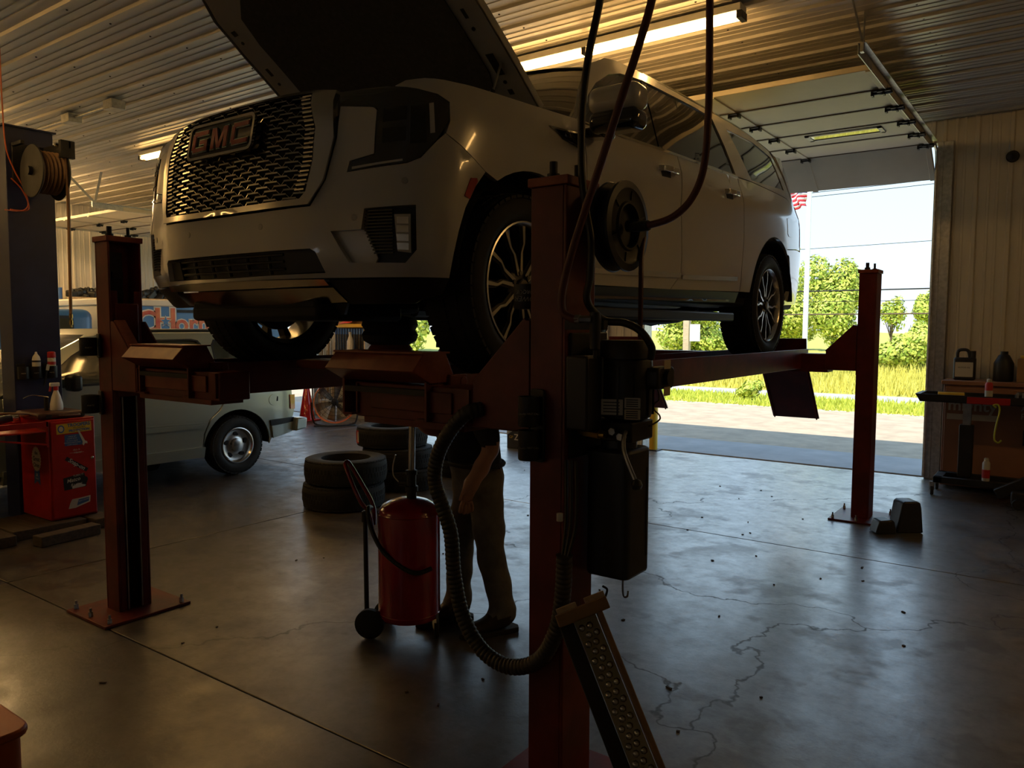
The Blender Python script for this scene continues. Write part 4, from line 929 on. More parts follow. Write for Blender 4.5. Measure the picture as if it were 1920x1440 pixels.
    # running board
    a, b = SKs(sg*2.22, .36), SKs(sg*4.22, .36); x_ = a[0]; MB().box(min(x_-sg*.10, x_+sg*.035), max(x_-sg*.10, x_+sg*.035), a[1], b[1], SUVZ+.285, SUVZ+.345).build('running_board', 'black_plastic', suv, bevel=.012)
    panel('fuel_door' if sg > 0 else 'fuel_door_blank', g([(5.42,1.10),(5.47,1.112),(5.575,1.108),(5.60,1.09),(5.60,.97),(5.57,.955),(5.45,.955),(5.42,.975)]), 'white_paint', off=.003, depth=.006)
    for sw in (sF, sR):
        y_ = 2.865 if sw == sF else 6.272
        WA = np.linspace(math.pi*.02, math.pi*.98, 20); MB().grid(lambda a, t: (SUVX+sg*(.66+.36*t), y_+.515*math.cos(a), SUVZ+.43+.495*math.sin(a)), WA, [0, .5, 1]).grid(lambda a, t: (SUVX+sg*.66, y_+.515*t*math.cos(a), SUVZ+.43+.495*t*math.sin(a)), WA, [.02, .5, 1]).build('wheel_well', 'undercoat', suv)
    tl = [(5.93,.90),(6.10,.90),(6.12,1.28),(6.02,1.27)]
    panel('tail_lamp', g(tl), 'red_lens', off=.004, depth=.02)
smax = float(_sl[-1])
panel('rear_bumper', [(sR+.41,.785),(5.40,.838),(5.72,.860),(smax-.001,.86),(smax-.001,.43),(6.2,.40),(5.5,.385),(5.44,.40),(sR+.5,.50),(sR+.52,.56)], 'white_paint', depth=.03, step=.07)
panel('rear_bumper', mir([(sR+.41,.785),(5.40,.838),(5.72,.860),(smax-.001,.86),(smax-.001,.43),(6.2,.40),(5.5,.385),(5.44,.40),(sR+.5,.50),(sR+.52,.56)]), 'white_paint', depth=.03, step=.07)
both('tailgate', [(6.12,.87),(smax-.001,.87),(smax-.001,1.72),(6.05,1.70),(5.62,1.66),(5.97,1.26),(6.11,1.26)], 'white_paint', depth=.02, step=.09)
# roof, windscreen, cowl
def roof(u, y):
    e = SK(s_of_y(min(max(y, 3.6), 7.0)), 1.735)[0]-SUVX-.01
    zc = np.interp(y, [3.98,4.3,5.0,6.2,6.9,7.25], [1.775,1.825,1.85,1.84,1.80,1.72])
    ze = np.interp(y, [3.98,4.3,5.0,6.2,6.9,7.25], [1.70,1.728,1.742,1.735,1.70,1.66]); q = abs(u)**2.6
    yy = y+(.10*u*u if y < 4.2 else 0)-(.12*u*u if y > 7.0 else 0)
    return (SUVX+u*e, yy, SUVZ+zc*(1-q)+ze*q+.012*(y-2.865))
MB().grid(roof, np.linspace(-1, 1, 21), np.linspace(3.95, 7.25, 24)).build('roof', 'white_paint', suv, ang=60)
def wind(u, t):
    b = V((SUVX+u*.80, 3.20+.20*u*u, SUVZ+1.185)); tp2 = V(roof(u*.93, 3.97)); p = b.lerp(tp2, t); p.z += .03*math.sin(math.pi*t); return tuple(p)
MB().grid(wind, np.linspace(-1, 1, 15), np.linspace(0, 1, 8)).build('windscreen', 'glass_dark', suv, ang=60)
for sg in (1, -1):
    MB().grid(lambda a, t: tuple(V(wind(sg*(.97), t)).lerp(V(SKs(sg*float(np.interp(t,[0,.5,1],[2.10,2.30,2.66])), float(np.interp(t,[0,.5,1],[1.242,1.48,1.70])))), a)), np.linspace(0,1,4), np.linspace(0,1,9), flip=sg < 0).build('windscreen_pillar', 'white_paint', suv, ang=60)
    MB().tube([tuple(np.array(roof(sg*.88, y))+[0,0,.035]) for y in np.linspace(4.5, 6.9, 8)], .016, 8).build('roof_rail', 'chrome_dull', suv)
MB().grid(lambda u, v: (SUVX+u*.86, 3.02+.20*u*u+v*.24, SUVZ+1.17+.03*v), np.linspace(-1,1,9), [0,.5,1]).build('cowl', 'black_plastic', suv)
mb = MB(); mb.prism([(0,0),(.20,0),(.10,.075),(.04,.095)], frame((SUVX-.009, 4.55, SUVZ+1.85),(0,1,0),(0,0,1)), .018); mb.build('antenna_fin', 'white_paint', suv, bevel=.004)
# mirrors
for sg in (1, -1):
    mx = SUVX+sg*1.185; mz = SUVZ+1.275; my = 3.33
    m1 = MB().box(mx-.135, mx+.135, my-.075, my+.075, mz-.025, mz+.10).build('mirror_cap', 'white_paint', suv, bevel=.045, seg=5)
    MB().box(mx-.132, mx+.132, my-.070, my+.072, mz-.115, mz-.012).build('mirror_lower', 'black_gloss', m1, bevel=.04, seg=5)
    MB().prism(rrect(.23,.17,.05), frame((mx,my+.0765,mz-.005),(1,0,0),(0,0,1)), -.003).build('mirror_glass', 'chrome', m1)
    mb = MB().bar((mx-sg*.06,my+.03,mz-.10), (SUVX+sg*.985,my+.06,SUVZ+1.19), .10, .05); mb.build('mirror_arm', 'black_gloss', m1, bevel=.012)
# --- bonnet, raised
HA = R(34); hy, hz = 3.27, SUVZ+1.335
def HF(u, v, off=0):    # u across, v forward from the hinge, off = below the skin
    cr = .045*(1-(u/.85)**2)+.02*math.sin(math.pi*min(1, v/1.2))
    yl, zl = v, cr-off
    return (SUVX+u, hy-(yl*math.cos(HA)-zl*math.sin(HA)*1.0), hz+yl*math.sin(HA)+zl*math.cos(HA))
def hsurf(a, b, off=0.0):
    a = np.asarray(a); b = np.asarray(b); return np.array([HF(x, y, off) for x, y in zip(a.ravel(), b.ravel())])
hout = sym([(0,-.03),(.70,-.02),(.80,.0),(.80,.30),(.795,.70),(.775,.93),(.72,1.06),(.58,1.14),(.30,1.19),(0,1.20)])
hd_ = cdt_panel('bonnet', hout, lambda a, b, o: hsurf(a, b, -o), 'white_paint', suv, step=.10, depth=.04)
ins_ = sym([(0,.16),(.48,.14),(.585,.17),(.615,.25),(.615,.72),(.585,.88),(.50,.965),(.28,1.01),(0,1.02)])
hin = [p for p in sym([(0,-.015),(.69,-.005),(.785,.01),(.785,.30),(.78,.70),(.76,.92),(.71,1.045),(.57,1.122),(.30,1.172),(0,1.182)])]
hi = cdt_panel('bonnet_inner_frame', hin, lambda a, b, o: hsurf(a, b, .036+o), 'hood_inner', suv, holes=[ins_], step=.08, depth=.02)
cdt_panel('insulation_pad', sym([(0,.15),(.485,.13),(.595,.165),(.625,.25),(.625,.73),(.595,.89),(.505,.975),(.28,1.02),(0,1.03)]), lambda a, b, o: hsurf(a, b, .044+o), 'insulator', suv, step=.09, depth=.012)
for sg in (1, -1):
    for u, v, w_, h_ in ((.70,.30,.045,.12),(.70,.58,.02,.05),(.70,.14,.03,.03),(.70,.84,.03,.03),(.62,1.06,.07,.03)):
        q = [(sg*(u)+a*w_/2, v+b*h_/2) for a, b in ((-1,-1),(1,-1),(1,1),(-1,1))]
        cdt_panel('frame_hole', q, lambda a, b, o: hsurf(a, b, .0565+o), 'undercoat', hi, depth=.002)
    for v in (.20, .50, .78): c = V(HF(sg*.70, v, .056)); MB().lathe([(.010,0),(.010,.004),(0,.005)], c, (0,-math.sin(HA),-math.cos(HA)), n=10).build('frame_plug', 'dark_metal', hi)
    a = V((SUVX+sg*.74, 2.86, SUVZ+1.16)); b = V(HF(sg*.735, .30, .05)); MB().cyl(a, a.lerp(b,.55), .011, n=10).build('gas_strut', 'dark_metal', suv); MB().cyl(a.lerp(b,.5), b, .006, n=8).build('strut_rod', 'steel', suv)
    MB().bar((SUVX+sg*.76,3.26,SUVZ+1.17), HF(sg*.74,.02,.04), .03, .05).build('bonnet_hinge', 'hood_inner', suv)
# --- engine bay and underbody
MB().box(SUVX-.55, SUVX+.55, 2.45, 3.3, SUVZ+.40, SUVZ+1.06).build('engine_block', 'undercoat', suv, bevel=.06)
MB().box(SUVX-.62, SUVX+.62, 2.16, 2.26, SUVZ+.42, SUVZ+1.08).build('radiator', 'undercoat', suv)
for sg in (1, -1): MB().box(SUVX+sg*.80-.015, SUVX+sg*.80+.015, 2.25, 3.3, SUVZ+.85, SUVZ+1.17).build('inner_wing', 'undercoat', suv)
MB().box(SUVX-.93, SUVX+.93, 3.28, 7.1, SUVZ+.40, SUVZ+.52).build('floor_pan', 'undercoat', suv, bevel=.03)
for sg in (1, -1):
    MB().tube([(SUVX+sg*.42,2.2,SUVZ+.42),(SUVX+sg*.42,3.3,SUVZ+.40),(SUVX+sg*.50,4.0,SUVZ+.33),(SUVX+sg*.50,5.6,SUVZ+.33),(SUVX+sg*.46,6.27,SUVZ+.48),(SUVX+sg*.46,7.2,SUVZ+.42)], .055, 8).build('chassis_rail', 'undercoat', suv)
    for y_ in (2.865, 6.272):
        MB().bar((SUVX+sg*.30,y_-.10,SUVZ+.36), (SUVX+sg*.76,y_,SUVZ+.33), .08, .05).bar((SUVX+sg*.30,y_+.25,SUVZ+.36), (SUVX+sg*.76,y_,SUVZ+.33), .07, .05).build('control_arm', 'undercoat', suv)
    MB().cyl((SUVX+sg*.40,6.1,SUVZ+.36), (SUVX+sg*.5,6.1,SUVZ+.72), .05, n=10).build('air_spring', 'rubber', suv)
MB().lathe([(.05,0),(.13,.06),(.15,.14),(.13,.22),(.05,.28)], (SUVX-.05,6.14,SUVZ+.40), (0,1,0), n=16).build('differential', 'undercoat', suv)
MB().cyl((SUVX-.66,6.272,SUVZ+.417), (SUVX+.66,6.272,SUVZ+.417), .045, n=12).build('axle', 'undercoat', suv)
MB().cyl((SUVX,3.4,SUVZ+.40), (SUVX-.03,6.1,SUVZ+.40), .04, n=12).build('propshaft', 'undercoat', suv)
MB().tube([(SUVX-.2,3.4,SUVZ+.33),(SUVX-.25,4.4,SUVZ+.33),(SUVX-.22,5.4,SUVZ+.34),(SUVX-.5,6.6,SUVZ+.38),(SUVX-.6,7.3,SUVZ+.35)], .035, 8).build('exhaust', 'dark_metal', suv)
MB().box(SUVX-.45, SUVX+.45, 2.12, 2.75, SUVZ+.30, SUVZ+.36).build('skid_shield', 'undercoat', suv, bevel=.02)
MB().box(SUVX-.30, SUVX+.10, 4.1, 5.3, SUVZ+.30, SUVZ+.42).build('fuel_tank', 'undercoat', suv, bevel=.05)
# --- wheels
def tire_prof(r, rim, w): return [(rim,-w*.40),(rim+.02,-w*.47),(rim+.4*(r-rim),-w*.5),(r-.035,-w*.47),(r-.012,-w*.42),(r,-w*.34),(r,w*.34),(r-.012,w*.42),(r-.035,w*.47),(rim+.4*(r-rim),w*.5),(rim+.02,w*.47),(rim,w*.40)]
def tread(mb, r, w, n, c=(0,0,0)):
    for k in range(n):
        a = 2*math.pi*k/n
        for j, (x0, x1) in enumerate(((-.46,-.26),(-.22,-.03),(.03,.22),(.26,.46))):
            M = Matrix.Translation(c) @ Matrix.Rotation(a+(.5*math.pi/n if j % 2 else 0), 4, 'X'); h = r+.004-(.012 if j in (0,3) else 0); b = math.pi*r/n*.78
            vs = [M @ V(p) for p in ((x0*w,-b,h-.012),(x1*w,-b,h-.012),(x1*w,b,h-.012),(x0*w,b,h-.012),(x0*w,-b,h),(x1*w,-b,h),(x1*w,b,h),(x0*w,b,h))]
            mb.add(vs, [(4,5,6,7),(0,1,5,4),(1,2,6,5),(2,3,7,6),(3,0,4,7)])
    return mb
def suv_wheel(loc, sg):
    w = bpy.data.objects.new('wheel', None); COL.objects.link(w); w.location = loc; attach_empty(w, suv)
    def bd(mb, nm, m, par, **k):
        for i, p in enumerate(mb.v): mb.v[i] = tuple(V(loc)+V((sg*p[0], p[1], p[2])))
        if sg < 0: mb.f = [f[::-1] for f in mb.f]
        return mb.build(nm, m, par, **k)
    t = MB().lathe(tire_prof(.411,.288,.285), (0,0,0), (1,0,0), n=56, cap=False); bd(tread(t,.411,.285,54), 'tire', 'rubber', w)
    r = MB().lathe([(.288,.105),(.290,.128),(.283,.130),(.272,.118),(.262,.09),(.255,-.10),(.28,-.12)], (0,0,0), (1,0,0), n=48, cap=False)
    rim = bd(r, 'rim', 'alloy', w)
    bd(MB().lathe([(.20,-.03),(.20,.0),(.05,.0)], (0,0,0), (1,0,0), n=32), 'brake_disc', 'dark_metal', rim)
    bd(MB().box(-.05,.02,-.21,-.10,-.09,.09), 'brake_caliper', 'dark_metal', rim)
    for k in range(6):
        a = R(60*k+14)
        sp = MB(); dk = MB()
        for s in (-1, 1):    # Y-shaped pair of machined arms
            pr_ = [(.055,s*.010),(.150,s*.028),(.185,s*.052),(.272,s*.070)]; wd = (.030,.022,.020,.034)
            for lay, (mb_, sc, x0, x1) in enumerate(((sp,.62,.098,.112),(dk,1.35,.045,.100))):
                vs = []
                for (rr_, tt), ww in zip(pr_, wd):
                    dish = .0 if rr_ > .2 else -.012*(1-rr_/.2)
                    for q in (-1, 1):
                        y_, z_ = tt+q*ww*.5*sc, rr_
                        ca, sa = math.cos(a), math.sin(a); vs += [(x0+dish, y_*ca-z_*sa, y_*sa+z_*ca), (x1+dish, y_*ca-z_*sa, y_*sa+z_*ca)]
                fs = []
                for i in range(3):
                    b = i*4; fs += [(b,b+1,b+5,b+4),(b+3,b+2,b+6,b+7),(b+1,b+3,b+7,b+5),(b+2,b,b+4,b+6)]
                fs += [(0,2,3,1),(12,13,15,14)]; mb_.add(vs, fs)
        bd(dk, 'spoke_web', 'alloy_dark', rim); bd(sp, 'spoke', 'alloy', rim)
        nb = MB().cyl((.08,.062*math.cos(a+.5),.062*math.sin(a+.5)), (.108,.062*math.cos(a+.5),.062*math.sin(a+.5)), .011, n=6); bd(nb, 'lug_nut', 'dark_chrome', rim)
    bd(MB().lathe([(.085,.05),(.085,.085),(.07,.094),(0,.094)], (0,0,0), (1,0,0), n=28), 'hub', 'alloy_dark', rim)
    bd(MB().lathe([(.036,.09),(.036,.112),(.030,.117),(0,.118)], (0,0,0), (1,0,0), n=24), 'centre_cap', 'dark_chrome', rim)
    return w
def attach_empty(o, par): o.parent = par; o.matrix_parent_inverse = WM(par).inverted(); o.empty_display_size = .05
for y_ in (2.865, 6.272):
    for sg in (1, -1): suv_wheel((SUVX+sg*(.858 if sg > 0 else .81), y_, SUVZ+.4185), sg)

# ------------------------------------------------------------------ silver-green SUV parked behind
EXX = -7.38
ex = thing('parked_suv', 'silver-green older SUV parked behind the left lift column', 'SUV', (-8.2, 3.9, 0))
_ei = ([.2,.35,.6,.9,1.12,1.2,1.5,1.58,1.64], [.06,.02,.0,.01,.03,.06,.17,.22,.35])
def ES(y, z, off=0.0):
    y = np.asarray(y, float); z = np.asarray(z, float)
    rear = np.clip((y-5.55)/.35, 0, 1)**2*.07; frn = np.clip((2.2-y)/.8, 0, 1)**2*.15
    return np.stack([EXX-np.interp(z, *_ei)-rear-frn+off, y, z], -1)
def ESm(y, z, off=0.0):
    P = ES(y, z, off); P[..., 0] = 2*(EXX-.87)-P[..., 0]; return P
def epan(nm, poly, m, par=None, **k): return cdt_panel(nm, poly, ES, m, par or ex, **k)
ea = [(5.07+.42*math.cos(R(a)), .30+.425*math.sin(R(a))) for a in np.linspace(180, 0, 20)]
fa = [(2.28+.42*math.cos(R(a)), .30+.425*math.sin(R(a))) for a in np.linspace(180, 0, 20)]
epan('rear_side_panel', [(4.65,.31)]+ea+[(5.51,.36),(5.49,.57),(5.835,.575),(5.87,.66),(5.83,.70),(5.83,1.09),(4.955,1.10),(4.905,.81),(4.86,.735),(4.74,.642),(4.675,.50)], 'silver_green', step=.08, depth=.02)
epan('rear_door', [(3.84,.34),(4.640,.335),(4.655,.50),(4.72,.645),(4.84,.742),(4.885,.81),(4.935,1.10),(3.83,1.09)], 'silver_green', step=.08, depth=.02)
epan('front_door', [(2.80,.34),(3.83,.34),(3.82,1.09),(3.05,1.06),(2.78,1.0)], 'silver_green', step=.08, depth=.02)
epan('front_wing', [(1.56,.42),(1.86,.36)]+fa[1:-1]+[(2.70,.33),(2.79,.34),(2.77,1.0),(2.2,.98),(1.56,.86)], 'silver_green', step=.08, depth=.02)
for a, b in ((2.82, 3.82), (3.85, 4.64)):
    epan('side_molding', [(a,.575+.0),(b,.565),(b,.60),(a,.622)], 'silver_green', off=.018, depth=.02)
    epan('lower_molding', [(a,.635),(b,.615),(b,.622),(a,.645)], 'silver_green', off=.008, depth=.01)
epan('running_board', [(2.75,.26),(4.66,.25),(4.66,.36),(2.75,.38)], 'silver_green', off=.03, depth=.06)
gl = [(2.80,1.02),(3.05,1.07),(4.955,1.115),(5.72,1.11),(5.60,1.48),(5.50,1.535),(5.0,1.56),(3.9,1.56),(3.55,1.53),(3.30,1.41)]
w1 = [(3.10,1.085),(3.20,1.20),(3.40,1.355),(3.56,1.44),(3.70,1.47),(3.80,1.475),(3.79,1.095)]
w2 = [(3.87,1.10),(3.88,1.48),(4.62,1.49),(4.69,1.475),(4.725,1.43),(4.74,1.12)]
w3 = [(4.86,1.125),(4.865,1.43),(4.90,1.48),(5.38,1.47),(5.45,1.40),(5.50,1.13)]
epan('greenhouse_frame', gl, 'silver_green', holes=[w1, w2, w3], step=.08, depth=.03)
for w_ in (w1, w2, w3):
    c = (sum(p[0] for p in w_)/len(w_), sum(p[1] for p in w_)/len(w_)); epan('side_glass', [(c[0]+(p[0]-c[0])*1.02, c[1]+(p[1]-c[1])*1.03) for p in w_], 'glass_green', off=-.014, depth=.003)
    epan('window_seal', [(c[0]+(p[0]-c[0])*1.05, c[1]+(p[1]-c[1])*1.08) for p in w_], 'black_plastic', holes=[[(c[0]+(p[0]-c[0])*.985, c[1]+(p[1]-c[1])*.97) for p in w_]], off=.004, depth=.006)
cdt_panel('far_side', [(1.6,.35),(5.85,.35),(5.85,1.1),(5.6,1.5),(3.6,1.55),(2.8,1.0),(1.6,.9)], ESm, 'silver_green', ex, depth=0, step=.2)
MB().grid(lambda u, y: (EXX-.87+u*(.62), y, 1.605-.055*abs(u)**2.5-(.06*max(0, (3.75-y)/.25)**2 if y < 3.75 else 0)-(.05*max(0,(y-5.3)/.3)**2 if y > 5.3 else 0)), np.linspace(-1,1,13), np.linspace(3.5,5.6,12)).build('roof', 'silver_green', ex, ang=60)
for s in (1, -1): MB().tube([(EXX-.87+s*.57, y, 1.585) for y in (3.9,4.3,4.8,5.4)], .016, 8).build('roof_rail', 'black_plastic', ex)
MB().grid(lambda u, t: (EXX-.87+u*(.76-.14*t), 2.72+.78*t+.08*u*u, 1.02+.53*t+.02*math.sin(3.14*t)), np.linspace(-1,1,9), np.linspace(0,1,6)).build('windscreen', 'glass_green', ex, ang=60)
MB().grid(lambda u, y: (EXX-.87+u*.80, y, .98-.07*abs(u)**3-.10*((2.75-y)/1.2)**2), np.linspace(-1,1,9), np.linspace(1.56,2.75,8)).build('bonnet', 'silver_green', ex, ang=60)
MB().box(EXX-1.68, EXX-.06, 1.50, 1.62, .36, .88).build('front_end', 'silver_green', ex, bevel=.05)
MB().box(EXX-1.66, EXX-.10, 5.66, 5.86, .40, 1.10).build('tailgate', 'silver_green', ex, bevel=.03)
MB().grid(lambda u, t: (EXX-.87+u*(.72-.10*t), 5.84-.24*t, 1.10+.46*t), np.linspace(-1,1,5), [0,.5,1]).build('rear_window', 'glass_green', ex)
epan('bumper_strip', [(5.49,.505),(5.835,.52),(5.835,.572),(5.48,.568)], 'dark_metal', off=.02, depth=.03)
epan('rear_bumper', [(5.52,.36),(5.80,.405),(5.83,.41),(5.84,.52),(5.495,.502)], 'silver_green', off=.024, depth=.05)
m = MB(); m.prism([(-.02,.0),(.14,.02),(.155,.15),(-.0,.16)], frame((EXX-.10, 5.83, .408), (0,1,0), (0,0,1)), .14); m.build('bumper_end_cap', 'silver_green', ex, bevel=.02)
MB().box(EXX-1.65, EXX-.1, 5.84, 5.97, .42, .56).build('rear_bumper_bar', 'silver_green', ex, bevel=.03)
epan('tail_lamp', [(5.79,.67),(5.87,.665),(5.875,.835),(5.79,.84)], 'red_lens', off=.012, depth=.03)
epan('fuel_door', [(5.546+.072*math.cos(R(a)), .797+.066*math.sin(R(a))) for a in range(0, 360, 20)], 'silver_green', off=.004, depth=.006)
epan('fuel_door_grip', [(5.575,.78),(5.595,.78),(5.60,.83),(5.585,.835)], 'undercoat', off=.006, depth=.002)
MB().box(EXX-1.55, EXX-.15, 1.9, 5.5, .26, .40).build('underbody', 'undercoat', ex, bevel=.05)
MB().lathe([(.10,0),(.13,.05),(.13,.35),(.08,.4)], (EXX-.55,4.05,.22), (0,1,0), n=14).build('exhaust_silencer', 'undercoat', ex)
MB().obox((EXX+.10,3.31,1.12), (.17,.10,.15)).build('mirror', 'black_plastic', ex, bevel=.03)
for y_ in (2.28, 5.07):
    for s in (1, -1):
        cx_ = EXX-.87+s*.755
        WA = np.linspace(0, math.pi, 18); MB().grid(lambda a, t: (cx_-s*.12+s*.20*t, y_+.43*math.cos(a), .31+.43*math.sin(a)), WA, [0, 1]).grid(lambda a, t: (cx_-s*.12, y_+.43*t*math.cos(a), .31+.43*t*math.sin(a)), WA, [.02, 1]).build('wheel_well', 'undercoat', ex)
        w = bpy.data.objects.new('wheel', None); COL.objects.link(w); w.location = (cx_, y_, .328); attach_empty(w, ex)
        t = MB().lathe(tire_prof(.322,.195,.215), (0,0,0), (s,0,0), n=44, cap=False); tread(t,.322,.215,40)
        t.v = [(p[0]+cx_, p[1]+y_, p[2]+.328) for p in t.v]; t.build('tire', 'rubber', w)
        rim = MB().lathe([(.195,.085),(.198,.098),(.188,.100),(.176,.085),(.165,.06),(.105,.045),(.075,.055),(.070,.085),(.045,.092),(0,.092)], (cx_,y_,.328), (s,0,0), n=36, cap=False).build('rim', 'alloy', w)
        for k in range(5):
            a = R(72*k+20); c = V((cx_+s*.056, y_+.128*math.cos(a), .328+.128*math.sin(a))); 
            poly = [(.030*math.cos(q)-.006, .019*math.sin(q)*(1+.3*math.cos(q))) for q in np.linspace(0, 6.28, 13)[:-1]]
            MB().prism(poly, frame(c, (0,math.cos(a+1.0),math.sin(a+1.0)), (0,-math.sin(a+1.0)*1,math.cos(a+1.0))), .006*s).build('rim_slot', 'undercoat', rim)
# ------------------------------------------------------------------ blue service truck and back wall shelf
bt_ = thing('service_truck', 'blue service truck with painted lettering against the left wall', 'truck', (-11.9, 6.0, 0))
def rbox(nm, x0, x1, y0, y1, z0, z1, m, par, bev): return MB().box(x0,x1,y0,y1,z0,z1).build(nm, m, par, bevel=bev, seg=4)
cbm = rbox('cab', -12.75, -11.0, 3.55, 5.32, .75, 1.86, 'blue_paint', bt_, .12)
rbox('lower_body', -12.8, -10.97, 1.9, 5.34, .45, 1.12, 'blue_paint', bt_, .08)
MB().prism(rrect(.62,.42,.06), frame((-10.992,4.68,1.52),(0,1,0),(0,0,1)), .006).build('cab_window', 'glass_green', bt_); MB().prism(rrect(.70,.50,.08), frame((-10.996,4.68,1.52),(0,1,0),(0,0,1)), .006).build('window_seal', 'black_plastic', bt_)
rbox('box_body', -12.8, -11.02, 5.42, 8.6, .70, 1.93, 'sign_white', bt_, .03)
rbox('box_roof', -12.83, -10.99, 5.40, 8.62, 1.92, 2.02, 'sign_white', bt_, .02)
sgn_ = MB().box(-11.021, -11.012, 5.44, 8.58, .80, 1.92).build('sign_panel', 'sign_blue', bt_)
TM = frame((-11.010,6.62,1.68),(0,1,0),(0,0,1))
for mtx, m, o, e in ((TM, 'sign_white', .020, .002), (TM @ Matrix.Translation((0,0,.006)), 'sign_red', .006, .002)):
    text('lettering', 'H', .50, mtx @ Matrix.Translation((-.27,.02,0)), m, sgn_, ext=e, off=o*1.6); text('lettering', 'orn', .40, mtx @ Matrix.Translation((.17,-.02,0)), m, sgn_, ext=e, off=o*1.2)
    text('lettering', 'C', .44, mtx @ Matrix.Translation((-.56,.0,0)), m, sgn_, ext=e, off=o*1.4)
st5 = [((.075 if k % 2 == 0 else .032)*math.cos(R(90+36*k)), (.075 if k % 2 == 0 else .032)*math.sin(R(90+36*k))) for k in range(10)]
plate('star', [(p[0]*1.25,p[1]*1.25) for p in st5], TM @ Matrix.Translation((-.27,.02,.009)), .002, 'sign_white', sgn_); plate('star', st5, TM @ Matrix.Translation((-.27,.02,.0115)), .002, 'sign_blue', sgn_)
plate('bar', [(-.08,.155),(.33,.155),(.33,.20),(-.08,.20)], TM @ Matrix.Translation((0,0,.002)), .004, 'dark_metal', sgn_)
for y_ in (2.7, 7.5): MB().lathe(tire_prof(.37,.22,.24), (-11.12,y_,.372), (1,0,0), n=36, cap=False).lathe([(.22,.05),(.10,.06),(0,.06)], (-11.12,y_,.372), (1,0,0), n=24).build('wheel', 'rubber', bt_)
for y_ in (2.7, 7.5): MB().lathe(tire_prof(.37,.22,.24), (-12.65,y_,.372), (1,0,0), n=36, cap=False).build('wheel', 'rubber', bt_)
MB().box(-12.3,-11.4,2.2,8.2,.40,.55).build('chassis', 'undercoat', bt_)
for x_, y0, y1, lb in ((-12.2, 5.5, 8.0, 'long pale plank on the truck roof, farther one'), (-11.95, 6.0, 8.3, 'long pale plank on the truck roof, nearer one')):
    tag(MB().box(x_, x_+.15, y0, y1, 2.022, 2.062).build('plank', 'wood_pale', bevel=.003), lb, 'plank', 'planks on the truck roof')
sh = thing('wall_shelf', 'long pale wooden shelf along the ribbed left wall', 'shelf', (-14.75, 7.0, 2.05))
MB().box(-14.98, -14.45, 3.5, 9.3, 2.05, 2.10).build('board', 'wood_pale', sh, bevel=.004); MB().box(-14.47, -14.43, 3.5, 9.3, 1.92, 2.06).build('fascia', 'wood_pale', sh)
for y_ in (4.0, 5.6, 7.2, 8.8): MB().bar((-14.97,y_,1.6), (-14.5,y_,2.04), .04, .06, (0,1,0)).build('bracket', 'wood', sh)
for k, (y_, r, h, m) in enumerate(((6.02,.075,.20,'label_white'), (6.24,.07,.22,'label_cream'), (6.44,.06,.21,'label_blue'))):
    c = thing('paint_can', ['white can on the wall shelf nearest the blue column', 'cream can in the middle of three on the wall shelf', 'teal can on the wall shelf beside the black parts'][k], 'can', (-14.6,y_,2.10), 'cans on the wall shelf')
    MB().lathe([(r,0),(r,h),(r*.97,h+.004)], (-14.6,y_,2.10), n=20).build('body', m, c); MB().lathe([(r*1.03,0),(r*1.03,.012),(r*.9,.012),(r*.88,.006),(0,.006)], (-14.6,y_,2.10+h-.008), n=20).build('lid', 'galv', c)
def lumps(nm, lb, cat, y0, y1, seed, hmax):
    rng = random.Random(seed); t = thing(nm, lb, cat, (-14.62,(y0+y1)/2,2.10))
    MB().tube([(-14.62+.05*math.sin(k*2.1), y0+(y1-y0)*k/6, 2.10+.07+hmax*(.35+.3*rng.random())*(1-abs(k-3)/5)) for k in range(7)], [.055,.08,.07,.09,.06,.07]*8, 10, 6).build('moulding', 'black_plastic', t)
    for k in range(5):
        yy = y0+(y1-y0)*(k+.5)/5; MB().obox((-14.6,yy,2.10+.06+.3*hmax*rng.random()), (.16,.16+.1*rng.random(),.12), (rng.random(),rng.random()*.5,rng.random())).build('bracket', 'dark_metal', t, bevel=.02)
lumps('scrap_trim', 'pile of black plastic car trim on the wall shelf left of the column', 'car parts', 6.62, 7.5, 4, .22)
lumps('scrap_trim', 'pile of black car parts on the wall shelf by the bumper', 'car parts', 7.85, 8.75, 9, .30)
# ------------------------------------------------------------------ blue two-post lift column, reel, cords
bp_ = thing('blue_lift_column', 'tall dark blue steel lift column at the left edge', 'lift column', (-7.2, 2.94, 0))
MB().box(-7.33,-7.08,2.755,3.125,.012,3.26).build('post', 'blue_steel', bp_, bevel=.006)
MB().box(-7.45,-6.98,2.62,3.24,0,.014).build('base_plate', 'blue_steel', bp_, bevel=.003); MB().box(-7.36,-7.06,2.735,3.145,3.25,3.262).build('cap', 'blue_steel', bp_)
for z_, y_ in ((3.08,2.86),(2.99,2.86)): MB().cyl((-7.08,y_,z_),(-7.074,y_,z_),.008,n=6).build('bolt', 'steel', bp_)
rr_ = thing('wall_hose_reel', 'steel hose reel with brown hose on the blue column', 'hose reel', (-6.85, 2.95, 2.87))
for y_ in (2.83, 3.03): MB().lathe([(.04,0),(.205,.0),(.21,.006),(.205,.012),(.17,.016),(.04,.012)], (-6.80,y_,2.868), (0,1,0), n=36).build('flange', 'dark_metal', rr_)
MB().cyl((-6.80,2.80,2.868),(-6.80,3.08,2.868),.035,n=14).build('axle', 'dark_metal', rr_)
for k in range(6): MB().lathe([(.150,0),(.165,.008),(.172,.016),(.165,.024),(.150,.032)], (-6.80,2.842+k*.031,2.868), (0,1,0), n=30, cap=False).build('hose_coil', 'hose_tan', rr_)
